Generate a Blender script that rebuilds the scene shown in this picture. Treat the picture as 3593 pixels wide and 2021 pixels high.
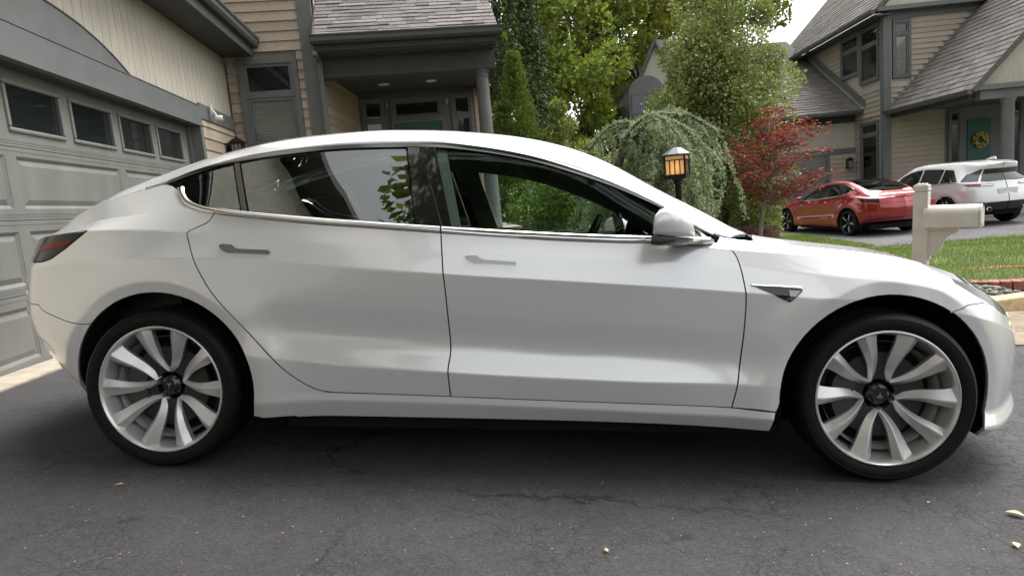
import bpy, bmesh, math, random
import numpy as np
from mathutils import Vector, Matrix, geometry

# ------------------------------------------------------------------ scene, camera, light
scene = bpy.context.scene
for _o in list(bpy.data.objects):
    bpy.data.objects.remove(_o)
COL = scene.collection
rng = random.Random(7)

# the driveway falls away from the garage: SLOPE turns driveway axes into level world axes
SLOPE = Matrix(((0.99696, -0.00179, 0.0779), (-0.00179, 0.99894, 0.04589), (-0.0779, -0.04589, 0.9959)))
cam_data = bpy.data.cameras.new('camera')
cam = bpy.data.objects.new('camera', cam_data)
COL.objects.link(cam)
CAM_LOC = Vector((1.68349, -3.3045, 1.0107))
CR = Vector((0.99435, 0.06339, -0.08519)); CU = Vector((0.07556, 0.14131, 0.98708)); CF = Vector((-0.07461, 0.98793, -0.13572))
cam.matrix_world = Matrix(((CR.x, CU.x, -CF.x, CAM_LOC.x), (CR.y, CU.y, -CF.y, CAM_LOC.y), (CR.z, CU.z, -CF.z, CAM_LOC.z), (0, 0, 0, 1)))
cam_data.sensor_fit = 'HORIZONTAL'; cam_data.sensor_width = 36.0; cam_data.lens = 22.31
cam_data.clip_start = 0.05; cam_data.clip_end = 2000
scene.camera = cam

world = bpy.data.worlds.new('World'); scene.world = world; world.use_nodes = True
_wn = world.node_tree; _wn.nodes.clear()
_sky = _wn.nodes.new('ShaderNodeTexSky'); _sky.sky_type = 'NISHITA'; _sky.sun_disc = False
SUN_EL, SUN_AZ = 62.0, 52.0
_sky.sun_elevation = math.radians(SUN_EL); _sky.sun_rotation = math.radians(SUN_AZ)
_sky.air_density = 1.0; _sky.dust_density = 4.0; _sky.ozone_density = 1.0
_hs = _wn.nodes.new('ShaderNodeHueSaturation'); _hs.inputs['Saturation'].default_value = 0.13
_bg = _wn.nodes.new('ShaderNodeBackground'); _bg.inputs['Strength'].default_value = 0.15
_wo = _wn.nodes.new('ShaderNodeOutputWorld')
_wn.links.new(_sky.outputs[0], _hs.inputs['Color']); _wn.links.new(_hs.outputs[0], _bg.inputs[0]); _wn.links.new(_bg.outputs[0], _wo.inputs[0])
sun_d = bpy.data.lights.new('sun', 'SUN'); sun_d.energy = 1.3; sun_d.angle = math.radians(45); sun_d.color = (1.0, 0.97, 0.92)
sun = bpy.data.objects.new('sun', sun_d); COL.objects.link(sun)
_az = math.radians(SUN_AZ); _el = math.radians(SUN_EL)
_sd = Vector((math.sin(_az) * math.cos(_el), math.cos(_az) * math.cos(_el), math.sin(_el)))
sun.rotation_euler = _sd.to_track_quat('Z', 'Y').to_euler()
sun.location = (0, 0, 40)
scene.view_settings.view_transform = 'Standard'; scene.view_settings.look = 'None'
scene.view_settings.gamma = 1.0; scene.view_settings.use_curve_mapping = False
scene.view_settings.exposure = 1.25
scene.cycles.use_denoising = True
scene.cycles.max_bounces = 7; scene.cycles.diffuse_bounces = 3; scene.cycles.glossy_bounces = 4; scene.cycles.transparent_max_bounces = 16; scene.cycles.caustics_reflective = False; scene.cycles.caustics_refractive = False

# ------------------------------------------------------------------ helpers
def V3(*a): return Vector(a)
def tag(o, label=None, cat=None, group=None, kind=None):
    if label: o['label'] = label
    if cat: o['category'] = cat
    if group: o['group'] = group
    if kind: o['kind'] = kind
    return o
def empty(name, M=None, label=None, cat=None, group=None):
    o = bpy.data.objects.new(name, None); COL.objects.link(o); o.empty_display_size = 0.2
    if M is not None: o.matrix_world = M
    return tag(o, label, cat, group)
def link(name, me, parent=None, M=None):
    o = bpy.data.objects.new(name, me); COL.objects.link(o)
    if parent is not None: o.parent = parent
    if M is not None: o.matrix_local = M
    return o
def mesh(name, verts, faces, mat=None, smooth=False, normals=None):
    me = bpy.data.meshes.new(name)
    me.from_pydata([tuple(v) for v in verts], [], [tuple(f) for f in faces])
    if mat is not None: me.materials.append(mat)
    if smooth or normals is not None:
        me.polygons.foreach_set('use_smooth', [True] * len(me.polygons))
    me.update()
    if normals is not None:
        me.normals_split_custom_set_from_vertices([tuple(n) for n in normals])
    return me
class MB:
    """collects shapes; build() links them as one mesh object"""
    def __init__(s): s.v = []; s.f = []; s.sm = []
    def add(s, verts, faces, smooth=False):
        n = len(s.v); s.v += [tuple(v) for v in verts]; s.f += [tuple(i + n for i in f) for f in faces]; s.sm += [smooth] * len(faces); return s
    def box(s, lo, hi, M=None):
        x0, y0, z0 = lo; x1, y1, z1 = hi
        vs = [(x0,y0,z0),(x1,y0,z0),(x1,y1,z0),(x0,y1,z0),(x0,y0,z1),(x1,y0,z1),(x1,y1,z1),(x0,y1,z1)]
        if M is not None: vs = [M @ Vector(v) for v in vs]
        return s.add(vs, [(3,2,1,0),(4,5,6,7),(0,1,5,4),(1,2,6,5),(2,3,7,6),(3,0,4,7)])
    def prism(s, poly, d0, d1, fn, smooth_side=False):
        """poly: 2d points; fn(a, b, depth) -> 3d"""
        n = len(poly)
        vs = [fn(a, b, d0) for a, b in poly] + [fn(a, b, d1) for a, b in poly]
        fs = [tuple(range(n))[::-1], tuple(range(n, 2 * n))]
        s.add(vs, fs); s.f += [(len(s.v) - 2*n + i, len(s.v) - 2*n + (i+1) % n, len(s.v) - n + (i+1) % n, len(s.v) - n + i) for i in range(n)]; s.sm += [smooth_side] * n
        return s
    def tube(s, pts, rad, n=8, cap=True, smooth=True):
        pts = [Vector(p) for p in pts]; rings = []
        if not hasattr(rad, '__len__'): rad = [rad] * len(pts)
        ref = None
        for i, p in enumerate(pts):
            d = (pts[min(i+1, len(pts)-1)] - pts[max(i-1, 0)]).normalized()
            if ref is None or abs(ref.dot(d)) > .95: ref = Vector((0, 0, 1)) if abs(d.z) < .9 else Vector((1, 0, 0))
            a = d.cross(ref).normalized(); b = a.cross(d).normalized(); ref = b
            rings.append([p + (a * math.cos(2*math.pi*j/n) + b * math.sin(2*math.pi*j/n)) * rad[i] for j in range(n)])
        vs = [v for r in rings for v in r]; fs = []
        for i in range(len(pts) - 1):
            for j in range(n):
                fs.append((i*n + j, i*n + (j+1) % n, (i+1)*n + (j+1) % n, (i+1)*n + j))
        s.add(vs, fs, smooth)
        if cap: s.add(rings[0], [tuple(range(n))[::-1]]); s.add(rings[-1], [tuple(range(n))])
        return s
    def lathe(s, prof, n=48, fn=None, smooth=True, closed=False):
        """prof: (radius, height); axis z unless fn(r*cos, r*sin, h) remaps"""
        fn = fn or (lambda a, b, h: (a, b, h)); vs = []; fs = []; m = len(prof)
        for r, h in prof:
            for j in range(n):
                t = 2*math.pi*j/n; vs.append(fn(r*math.cos(t), r*math.sin(t), h))
        for i in range(m if closed else m - 1):
            for j in range(n):
                fs.append((i*n + j, i*n + (j+1) % n, ((i+1) % m)*n + (j+1) % n, ((i+1) % m)*n + j))
        return s.add(vs, fs, smooth)
    def me(s, name, mat=None):
        me = bpy.data.meshes.new(name); me.from_pydata(s.v, [], s.f)
        if mat is not None: me.materials.append(mat)
        me.polygons.foreach_set('use_smooth', s.sm); me.update(); return me
    def build(s, name, mat, parent=None, M=None, fix=False):
        me = s.me(name, mat)
        if fix:
            bm = bmesh.new(); bm.from_mesh(me); bmesh.ops.recalc_face_normals(bm, faces=bm.faces); bm.to_mesh(me); bm.free()
        return link(name, me, parent, M)
def autosharp(me, deg=35):
    bm = bmesh.new(); bm.from_mesh(me); bmesh.ops.remove_doubles(bm, verts=bm.verts, dist=1e-5); bmesh.ops.recalc_face_normals(bm, faces=bm.faces)
    for f in bm.faces: f.smooth = True
    for e in bm.edges:
        if len(e.link_faces) != 2 or e.calc_face_angle(0) > math.radians(deg): e.smooth = False
    bm.to_mesh(me); bm.free(); return me
def bevel(o, w, seg=2):
    m = o.modifiers.new('bevel', 'BEVEL'); m.width = w; m.segments = seg; m.limit_method = 'ANGLE'; m.angle_limit = math.radians(40); m.harden_normals = False
    return o

# ------------------------------------------------------------------ materials
MATS = {}
def mat(name, color=(.5,.5,.5), rough=.5, metal=0.0, **kw):
    m = bpy.data.materials.new(name); m.use_nodes = True; b = m.node_tree.nodes['Principled BSDF']
    b.inputs['Base Color'].default_value = (*color, 1); b.inputs['Roughness'].default_value = rough; b.inputs['Metallic'].default_value = metal
    for k, v in kw.items():
        k = k.replace('_', ' ')
        b.inputs[k].default_value = v
    MATS[name] = m; return m
def nodes(m): return m.node_tree.nodes, m.node_tree.links, m.node_tree.nodes['Principled BSDF']
def add_noise(m, scale=8, amount=.25, coord='Object', detail=6, bump=0, bump_scale=None, stretch=(1,1,1), rough_var=0, tint=None, bump_dist=.01):
    """multiplies the base colour by a noise between 1-amount and 1+amount; optional bump"""
    N, L, b = nodes(m); tc = N.new('ShaderNodeTexCoord'); mp = N.new('ShaderNodeMapping'); mp.inputs['Scale'].default_value = stretch
    L.new(tc.outputs[coord], mp.inputs[0]); nz = N.new('ShaderNodeTexNoise'); nz.inputs['Scale'].default_value = scale; nz.inputs['Detail'].default_value = detail
    L.new(mp.outputs[0], nz.inputs['Vector']); cr = N.new('ShaderNodeValToRGB'); c = b.inputs['Base Color'].default_value[:3]
    t = tint or c
    cr.color_ramp.elements[0].position = .3; cr.color_ramp.elements[1].position = .7
    cr.color_ramp.elements[0].color = (*[max(0, x*(1-amount)) for x in c], 1); cr.color_ramp.elements[1].color = (*[min(1, x*(1+amount)) for x in t], 1)
    L.new(nz.outputs['Fac'], cr.inputs[0]); L.new(cr.outputs[0], b.inputs['Base Color'])
    if rough_var:
        mr = N.new('ShaderNodeMapRange'); r = b.inputs['Roughness'].default_value; mr.inputs['To Min'].default_value = max(0, r - rough_var); mr.inputs['To Max'].default_value = min(1, r + rough_var)
        L.new(nz.outputs['Fac'], mr.inputs[0]); L.new(mr.outputs[0], b.inputs['Roughness'])
    if bump:
        n2 = N.new('ShaderNodeTexNoise'); n2.inputs['Scale'].default_value = bump_scale or scale*6; n2.inputs['Detail'].default_value = 4; L.new(mp.outputs[0], n2.inputs['Vector'])
        bp = N.new('ShaderNodeBump'); bp.inputs['Strength'].default_value = bump; bp.inputs['Distance'].default_value = bump_dist; L.new(n2.outputs['Fac'], bp.inputs['Height']); L.new(bp.outputs[0], b.inputs['Normal'])
    return m
def glass_mat(name, tint, fres_ior=1.9, rough=0.0):
    """thin pane: tinted see-through mixed with a mirror reflection by Fresnel"""
    m = bpy.data.materials.new(name); m.use_nodes = True; N = m.node_tree.nodes; L = m.node_tree.links; N.clear()
    out = N.new('ShaderNodeOutputMaterial'); mx = N.new('ShaderNodeMixShader'); tr = N.new('ShaderNodeBsdfTransparent'); gl = N.new('ShaderNodeBsdfGlossy'); fr = N.new('ShaderNodeFresnel')
    tr.inputs[0].default_value = (*tint, 1); gl.inputs['Roughness'].default_value = rough; fr.inputs['IOR'].default_value = fres_ior; gl.inputs['Color'].default_value = (.95, 1, .98, 1)
    L.new(fr.outputs[0], mx.inputs[0]); L.new(tr.outputs[0], mx.inputs[1]); L.new(gl.outputs[0], mx.inputs[2]); L.new(mx.outputs[0], out.inputs[0])
    MATS[name] = m; return m
# ------------------------------------------------------------------ car body surface (metres; x forward from the rear axle, y to the left, z up)
def pchip(pts):
    X = np.array([a for a, _ in pts], float); Y = np.array([b for _, b in pts], float); h = np.diff(X); d = np.diff(Y) / h
    m = np.zeros(len(X)); m[0] = d[0]; m[-1] = d[-1]
    for i in range(1, len(X) - 1):
        if d[i-1] * d[i] > 0:
            w1 = 2*h[i] + h[i-1]; w2 = h[i] + 2*h[i-1]; m[i] = (w1 + w2) / (w1/d[i-1] + w2/d[i])
    def f(x):
        x = np.clip(np.asarray(x, float), X[0], X[-1]); i = np.clip(np.searchsorted(X, x, side='right') - 1, 0, len(h) - 1)
        s = (x - X[i]) / h[i]; s2 = s*s; s3 = s2*s
        return (2*s3 - 3*s2 + 1)*Y[i] + (s3 - 2*s2 + s)*h[i]*m[i] + (-2*s3 + 3*s2)*Y[i+1] + (s3 - s2)*h[i]*m[i+1]
    return f
def smooth(f, a, b, sig):
    x = np.linspace(a, b, 1200); y = f(x); dx = x[1] - x[0]; n = int(3*sig/dx); k = np.exp(-.5*(np.arange(-n, n+1)*dx/sig)**2); k /= k.sum()
    yp = np.r_[2*y[0] - y[1:n+1][::-1], y, 2*y[-1] - y[-n-1:-1][::-1]]; ys = np.convolve(yp, k, 'valid')
    return lambda q: np.interp(q, x, ys)
class Loft:
    """body half (near side, y<0) lofted over control curves; S(u,t) -> points"""
    def __init__(s, zs, ys, xs, creases, Vt, wheels=(), flare=.02, ra=.392, ro=.447):
        s.z = [smooth(pchip(a), zs[0][0][0], zs[0][-1][0], .10 if 2 < i < 8 else (.055 if i < 9 else .04)) for i, a in enumerate(zs)]; s.y = ys; s.x = xs; s.K = len(zs); s.cr = creases; s.V = np.array(Vt, float)
        s.wheels = wheels; s.A = flare; s.ra = ra; s.ro = ro
        s.umin, s.umax = zs[0][0][0], zs[0][-1][0]; s.grid = None; s.tab = None; s.bulge = {}
    def ctrl(s, u):
        if s.tab is None: s.tu = np.linspace(s.umin, s.umax, 4000); s.tab = s.ctrl0(s.tu)
        f = np.clip((u - s.umin)/(s.umax - s.umin), 0, 1)*3999; i = np.minimum(f.astype(int), 3998); w = (f - i)[:, None, None]
        return s.tab[i]*(1 - w) + s.tab[i+1]*w
    def ctrl0(s, u):
        P = np.zeros((len(u), s.K, 3))
        for k in range(s.K):
            P[:, k, 0] = s.x(k, u); P[:, k, 1] = -s.y(k, u); P[:, k, 2] = s.z[k](u)
        return P
    def S(s, u, t):
        u = np.atleast_1d(np.asarray(u, float)); t = np.clip(np.atleast_1d(np.asarray(t, float)), 0, s.K - 1 - 1e-9); P = s.ctrl(u)
        H = np.linalg.norm(np.diff(P, axis=1), axis=2) + 1e-6; D = np.diff(P, axis=1) / H[..., None]
        k = np.floor(t).astype(int); q = t - k; n = np.arange(len(u))
        def tan(kk, side):
            r = np.zeros((len(u), 3))
            for j in range(s.K):
                w = kk == j
                if not w.any(): continue
                if j == 0: r[w] = D[w, 0]
                elif j == s.K - 1: r[w] = D[w, -1] if side else D[w, -1]
                elif j in s.cr: r[w] = D[w, j] if side > 0 else D[w, j-1]
                else:
                    a = H[w, j-1][:, None]; b = H[w, j][:, None]; r[w] = (D[w, j-1]*b + D[w, j]*a) / (a + b)
            return r
        h = H[n, k][:, None]; m0 = tan(k, 1) * h; m1 = tan(k + 1, -1) * h; q = q[:, None]; q2 = q*q; q3 = q2*q
        R = (2*q3 - 3*q2 + 1)*P[n, k] + (q3 - 2*q2 + q)*m0 + (-2*q3 + 3*q2)*P[n, k+1] + (q3 - q2)*m1
        for kb, am in s.bulge.items():
            w = (k == kb)[:, None]*np.sin(np.pi*q)*am; fade = np.clip((u - s.umin)/.9, 0, 1)[:, None]*np.clip((2.5 - u)/.5, 0, 1)[:, None]; R = R + w*fade*np.array([[0, -.65, .75]])
        for (wx, wz) in s.wheels:
            rho = np.hypot(R[:, 0] - wx, R[:, 2] - wz); o = s.A * np.exp(-(np.maximum(rho - s.ro, 0) / .10)**2)
            e = np.maximum(s.ro - rho, 0); o = o - np.where(e < .012, e*e/.024*.22, (e - .006)*.22)
            side = np.clip((-R[:, 1] - .55) / .15, 0, 1); R[:, 1] -= o * side
        return R
    def N(s, u, t, e=4e-3):
        a = s.S(np.minimum(u + e, s.umax), t) - s.S(np.maximum(u - e, s.umin), t); b = s.S(u, np.minimum(t + e*2, s.K - 1)) - s.S(u, np.maximum(t - e*2, 0))
        n = np.cross(a, b); n /= np.linalg.norm(n, axis=1)[:, None] + 1e-12
        return n
    def t2v(s, t): return np.interp(t, np.arange(s.K), s.V)
    def v2t(s, v): return np.interp(v, s.V, np.arange(s.K))
    def inv(s, xz, tmax=9.6):
        """side elevation (x,z) -> (u,t)"""
        if s.grid is None:
            U, T = np.meshgrid(np.linspace(s.umin, s.umax, 260), np.linspace(0, tmax, 130), indexing='ij'); s.grid = (U.ravel(), T.ravel(), s.S(U.ravel(), T.ravel()))
        U, T, G = s.grid; q = np.asarray(xz, float); out = np.zeros((len(q), 2))
        last = None
        for i, (x, z) in enumerate(q):
            if last is not None and len(W): d = (G[W, 0] - x)**2 + (G[W, 2] - z)**2; k = np.argmin(d); j = W[k]
            if last is None or not len(W) or d[k] > 4e-4: j = np.argmin((G[:, 0] - x)**2 + (G[:, 2] - z)**2); W = np.nonzero((np.abs(G[:, 0] - x) < .12) & (np.abs(G[:, 2] - z) < .12))[0]
            elif abs(G[W, 0].mean() - x) > .06 or abs(G[W, 2].mean() - z) > .06: W = np.nonzero((np.abs(G[:, 0] - x) < .12) & (np.abs(G[:, 2] - z) < .12))[0]
            last = j; out[i] = U[j], T[j]
        u, t = out[:, 0].copy(), out[:, 1].copy(); e = 1e-4
        for _ in range(8):
            p = s.S(u, t)[:, [0, 2]]; r = q - p; du = (s.S(u + e, t)[:, [0, 2]] - p) / e; dt = (s.S(u, t + e)[:, [0, 2]] - p) / e
            det = du[:, 0]*dt[:, 1] - du[:, 1]*dt[:, 0]; det = np.where(np.abs(det) < 1e-6, 1e-6, det)
            a = (r[:, 0]*dt[:, 1] - r[:, 1]*dt[:, 0]) / det; b = (du[:, 0]*r[:, 1] - du[:, 1]*r[:, 0]) / det
            u = np.clip(u + np.clip(a, -.03, .03), s.umin, s.umax); t = np.clip(t + np.clip(b, -.3, .3), 0, tmax)
        return np.stack([u, t], 1)
def resample(pts, step, closed=False):
    P = [np.array(p, float) for p in pts]; out = []
    if closed: P = P + [P[0]]
    for a, b in zip(P[:-1], P[1:]):
        n = max(1, int(math.ceil(np.linalg.norm(b - a) / step)))
        for i in range(n): out.append(a + (b - a) * i / n)
    if not closed: out.append(P[-1])
    return np.array(out)
def spline(pts, n=8):
    """Catmull-Rom through 2d points"""
    P = [np.array(p, float) for p in pts]; out = []
    for i in range(len(P) - 1):
        p0 = P[max(i-1, 0)]; p1 = P[i]; p2 = P[i+1]; p3 = P[min(i+2, len(P)-1)]
        for j in range(n):
            t = j / n; out.append(.5*((2*p1) + (-p0 + p2)*t + (2*p0 - 5*p1 + 4*p2 - p3)*t*t + (-p0 + 3*p1 - 3*p2 + p3)*t**3))
    out.append(P[-1]); return [tuple(p) for p in out]
def inset(poly, d):
    P = np.asarray(poly); area = .5*np.sum(P[:, 0]*np.roll(P[:, 1], -1) - np.roll(P[:, 0], -1)*P[:, 1]); s = 1 if area > 0 else -1
    a = P - np.roll(P, 1, 0); b = np.roll(P, -1, 0) - P
    na = np.stack([-a[:, 1], a[:, 0]], 1); nb = np.stack([-b[:, 1], b[:, 0]], 1); na /= np.linalg.norm(na, axis=1)[:, None] + 1e-12; nb /= np.linalg.norm(nb, axis=1)[:, None] + 1e-12
    n = na + nb; n /= np.maximum(np.linalg.norm(n, axis=1), .4)[:, None]; c = np.maximum((n*na).sum(1), .5)
    return P + s * n * (d / c)[:, None]
def inside(poly, q):
    x, y = q[:, 0], q[:, 1]; r = np.zeros(len(q), bool); j = len(poly) - 1
    for i in range(len(poly)):
        xi, yi = poly[i]; xj, yj = poly[j]
        if yi != yj:
            r ^= ((yi > y) != (yj > y)) & (x < (xj - xi)*(y - yi)/(yj - yi) + xi)
        j = i
    return r
def edge_dist(poly, q):
    d = np.full(len(q), 1e9)
    for i in range(len(poly)):
        a = poly[i]; b = poly[(i+1) % len(poly)]; ab = b - a; l = (ab*ab).sum() + 1e-12
        t = np.clip(((q - a)@ab)/l, 0, 1); d = np.minimum(d, np.linalg.norm(q - a - t[:, None]*ab, axis=1))
    return d
PCACHE = {}
def panel(L, name, material, parent, xz=None, uv=None, mirror=False, **kw):
    key = (id(L), name, hash(tuple(map(tuple, xz if uv is None else uv))))
    if mirror and key in PCACHE:
        P, F, Nn = PCACHE[key]; P = P*[1, -1, 1]; Nn = Nn*[1, -1, 1]; F = [f[::-1] for f in F]
        return link(name, mesh(name, P, F, material, normals=Nn), parent)
    P, F, Nn = panel_geo(L, xz=xz, uv=uv, **kw); PCACHE[key] = (P, F, Nn)
    return link(name, mesh(name, P, F, material, normals=Nn), parent)
def panel_geo(L, xz=None, uv=None, gap=.0027, off=0.0, lip=.012, du=.014, dv=.009, both=False, step=.01, zfn=None, cut=None):
    """a body panel: outline in side elevation (xz) or in (u,v); lifted on the loft, edge folded inwards.
    mirror: far side instead of near; both: near and far joined over the centreline"""
    if uv is None:
        o = L.inv(resample(xz, step, True)); uv = np.stack([o[:, 0], L.t2v(o[:, 1])], 1)
    else: uv = resample(uv, step, True)
    keep = [0]
    for i in range(1, len(uv)):
        if np.linalg.norm(uv[i] - uv[keep[-1]]) > .0025: keep.append(i)
    uv = uv[keep]
    if gap: uv = inset(uv, gap)
    lo = uv.min(0); hi = uv.max(0)
    gu = np.arange(lo[0], hi[0], du); rows = []
    for a, b in zip(L.V[:-1], L.V[1:]):
        n = max(1, int(round((b - a)/dv))); rows += [a + (b - a)*i/n for i in range(n)]
    rows = np.array([r for r in rows if lo[1] < r < hi[1]])
    if len(rows):
        G = np.stack([a.ravel() for a in np.meshgrid(gu, rows)], 1); G = G[inside(uv, G)]; G = G[edge_dist(uv, G) > .35*min(du, dv)]
    else: G = np.zeros((0, 2))
    n0 = len(uv); vv = [Vector(p) for p in uv] + [Vector(p) for p in G]
    r = geometry.delaunay_2d_cdt(vv, [], [list(range(n0))], 1, 1e-6)
    W = np.array([tuple(p) for p in r[0]]); F = [tuple(f) for f in r[2]]
    if cut is not None:
        bad = cut(W[np.array(F)].mean(1)); F = [f for f, q in zip(F, bad) if not q]
    u = np.clip(W[:, 0], L.umin, L.umax); t = L.v2t(W[:, 1]); P = L.S(u, t); Nn = L.N(u, t)
    if off: P = P + Nn*off
    # orient
    a, b, c = F[0]; fn = np.cross(P[b] - P[a], P[c] - P[a])
    if fn @ Nn[a] < 0: F = [f[::-1] for f in F]
    cnt = {}
    for f in F:
        for i in range(3): cnt[(f[i], f[(i+1) % 3])] = 1
    bd = [e for e in cnt if (e[1], e[0]) not in cnt]
    if lip:
        new = {}; P2 = list(P); N2 = list(Nn)
        def dup(i, kind):
            if (i, kind) not in new:
                new[(i, kind)] = len(P2)
                P2.append(P[i] - Nn[i]*(lip if kind else 0.0)); N2.append(None)
            return new[(i, kind)]
        FE = []
        for a, b in bd:
            if both and abs(P[a][1]) < 1e-4 and abs(P[b][1]) < 1e-4: continue
            q = (dup(b, 0), dup(a, 0), dup(a, 1), dup(b, 1)); FE.append(q); e = P[b] - P[a]; nn = np.cross(e, Nn[a]); nn /= np.linalg.norm(nn) + 1e-9
            for i in q: N2[i] = nn if N2[i] is None else N2[i] + nn
        P = np.array(P2); Nn = np.array([n/(np.linalg.norm(n) + 1e-9) for n in N2]); F = F + FE
    P = np.array(P); Nn = np.array(Nn)
    if both:
        Pm = P*[1, -1, 1]; Nm = Nn*[1, -1, 1]; Fm = [f[::-1] for f in F]
        Fm = [tuple(i + len(P) for i in f) for f in Fm]; P = np.vstack([P, Pm]); Nn = np.vstack([Nn, Nm]); F = F + Fm
    return P, F, Nn
def ribbon(L, name, material, parent, A, B, bulge=.006, n=7, mirror=False, base=.0, step=.03, uv=False):
    """half-round strip between two side-elevation curves of equal sampling"""
    A = resample(A, step); m = len(A); Bs = np.array(B, float); d = np.r_[0, np.cumsum(np.linalg.norm(np.diff(Bs, axis=0), axis=1))]; da = np.r_[0, np.cumsum(np.linalg.norm(np.diff(A, axis=0), axis=1))]
    B = np.stack([np.interp(da/da[-1]*d[-1], d, Bs[:, i]) for i in range(2)], 1)
    vs = []; 
    a = L.inv(A); b = L.inv(B)
    for j in range(n):
        s = j/(n-1); w = a*(1-s) + b*s; P = L.S(w[:, 0], w[:, 1]); Nn = L.N(w[:, 0], w[:, 1]); vs.append(P + Nn*(base + bulge*math.sqrt(max(0, 1-(2*s-1)**2))))
    vs = np.array(vs)
    if mirror: vs = vs*[1, -1, 1]
    fs = [(j*m + i, j*m + i + 1, (j+1)*m + i + 1, (j+1)*m + i) for j in range(n-1) for i in range(m-1)]
    if mirror: fs = [f[::-1] for f in fs]
    return link(name, mesh(name, vs.reshape(-1, 3), fs, material, smooth=True), parent)
# ------------------------------------------------------------------ materials
def paint_mat(name, col, rough=.28, metal=.0, coat=1.0):
    m = mat(name, col, rough, metal); N, L, b = nodes(m)
    b.inputs['Coat Weight'].default_value = coat; b.inputs['Coat Roughness'].default_value = .02; b.inputs['Coat IOR'].default_value = 1.7
    return m
CM = dict(
 paint=paint_mat('pearl_white_paint', (.86,.87,.87), .25, .36),
 chrome=mat('chrome', (.80,.79,.77), .06, 1.0), handle=mat('handle_grey', (.38,.38,.38), .25, .9), dark_chrome=mat('dark_chrome', (.30,.30,.30), .14, 1.0),
 gloss_black=mat('gloss_black', (.006,.006,.007), .04, 0, Specular_IOR_Level=.9), plastic=mat('black_plastic', (.012,.012,.013), .45), matt_black=mat('matt_black', (.006,.006,.006), .9),
 rubber=add_noise(mat('tyre_rubber', (.005,.005,.005), .62, 0, Specular_IOR_Level=.25), 30, .2), wheel_silver=mat('wheel_silver', (.74,.74,.73), .30, .55), wheel_black=mat('wheel_black', (.02,.02,.022), .35, .2),
 disc=mat('brake_steel', (.03,.03,.03), .5, .3), dark_metal=mat('caliper_grey', (.08,.08,.08), .5, .6),
 glass_front=glass_mat('front_side_glass', (.82,.92,.87), 1.5), glass_rear=glass_mat('rear_side_glass', (.50,.60,.56), 2.4), glass_roof=glass_mat('roof_glass', (.06,.07,.07), 1.7),
 lens=mat('headlight_lens', (.018,.02,.018), .06, 0, Coat_Weight=.3), lens_dark=mat('smoked_lens', (.006,.005,.006), .08, 0, Specular_IOR_Level=.4), lamp_red=mat('red_lamp', (.16,.004,.006), .25, 0, Specular_IOR_Level=.3),
 seat=mat('black_upholstery', (.03,.031,.032), .55), dash=mat('dash_grey', (.06,.07,.07), .6), lining=mat('grey_lining', (.30,.34,.33), .8), mirror=mat('mirror_glass', (.9,.92,.93), .01, 1.0))
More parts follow.
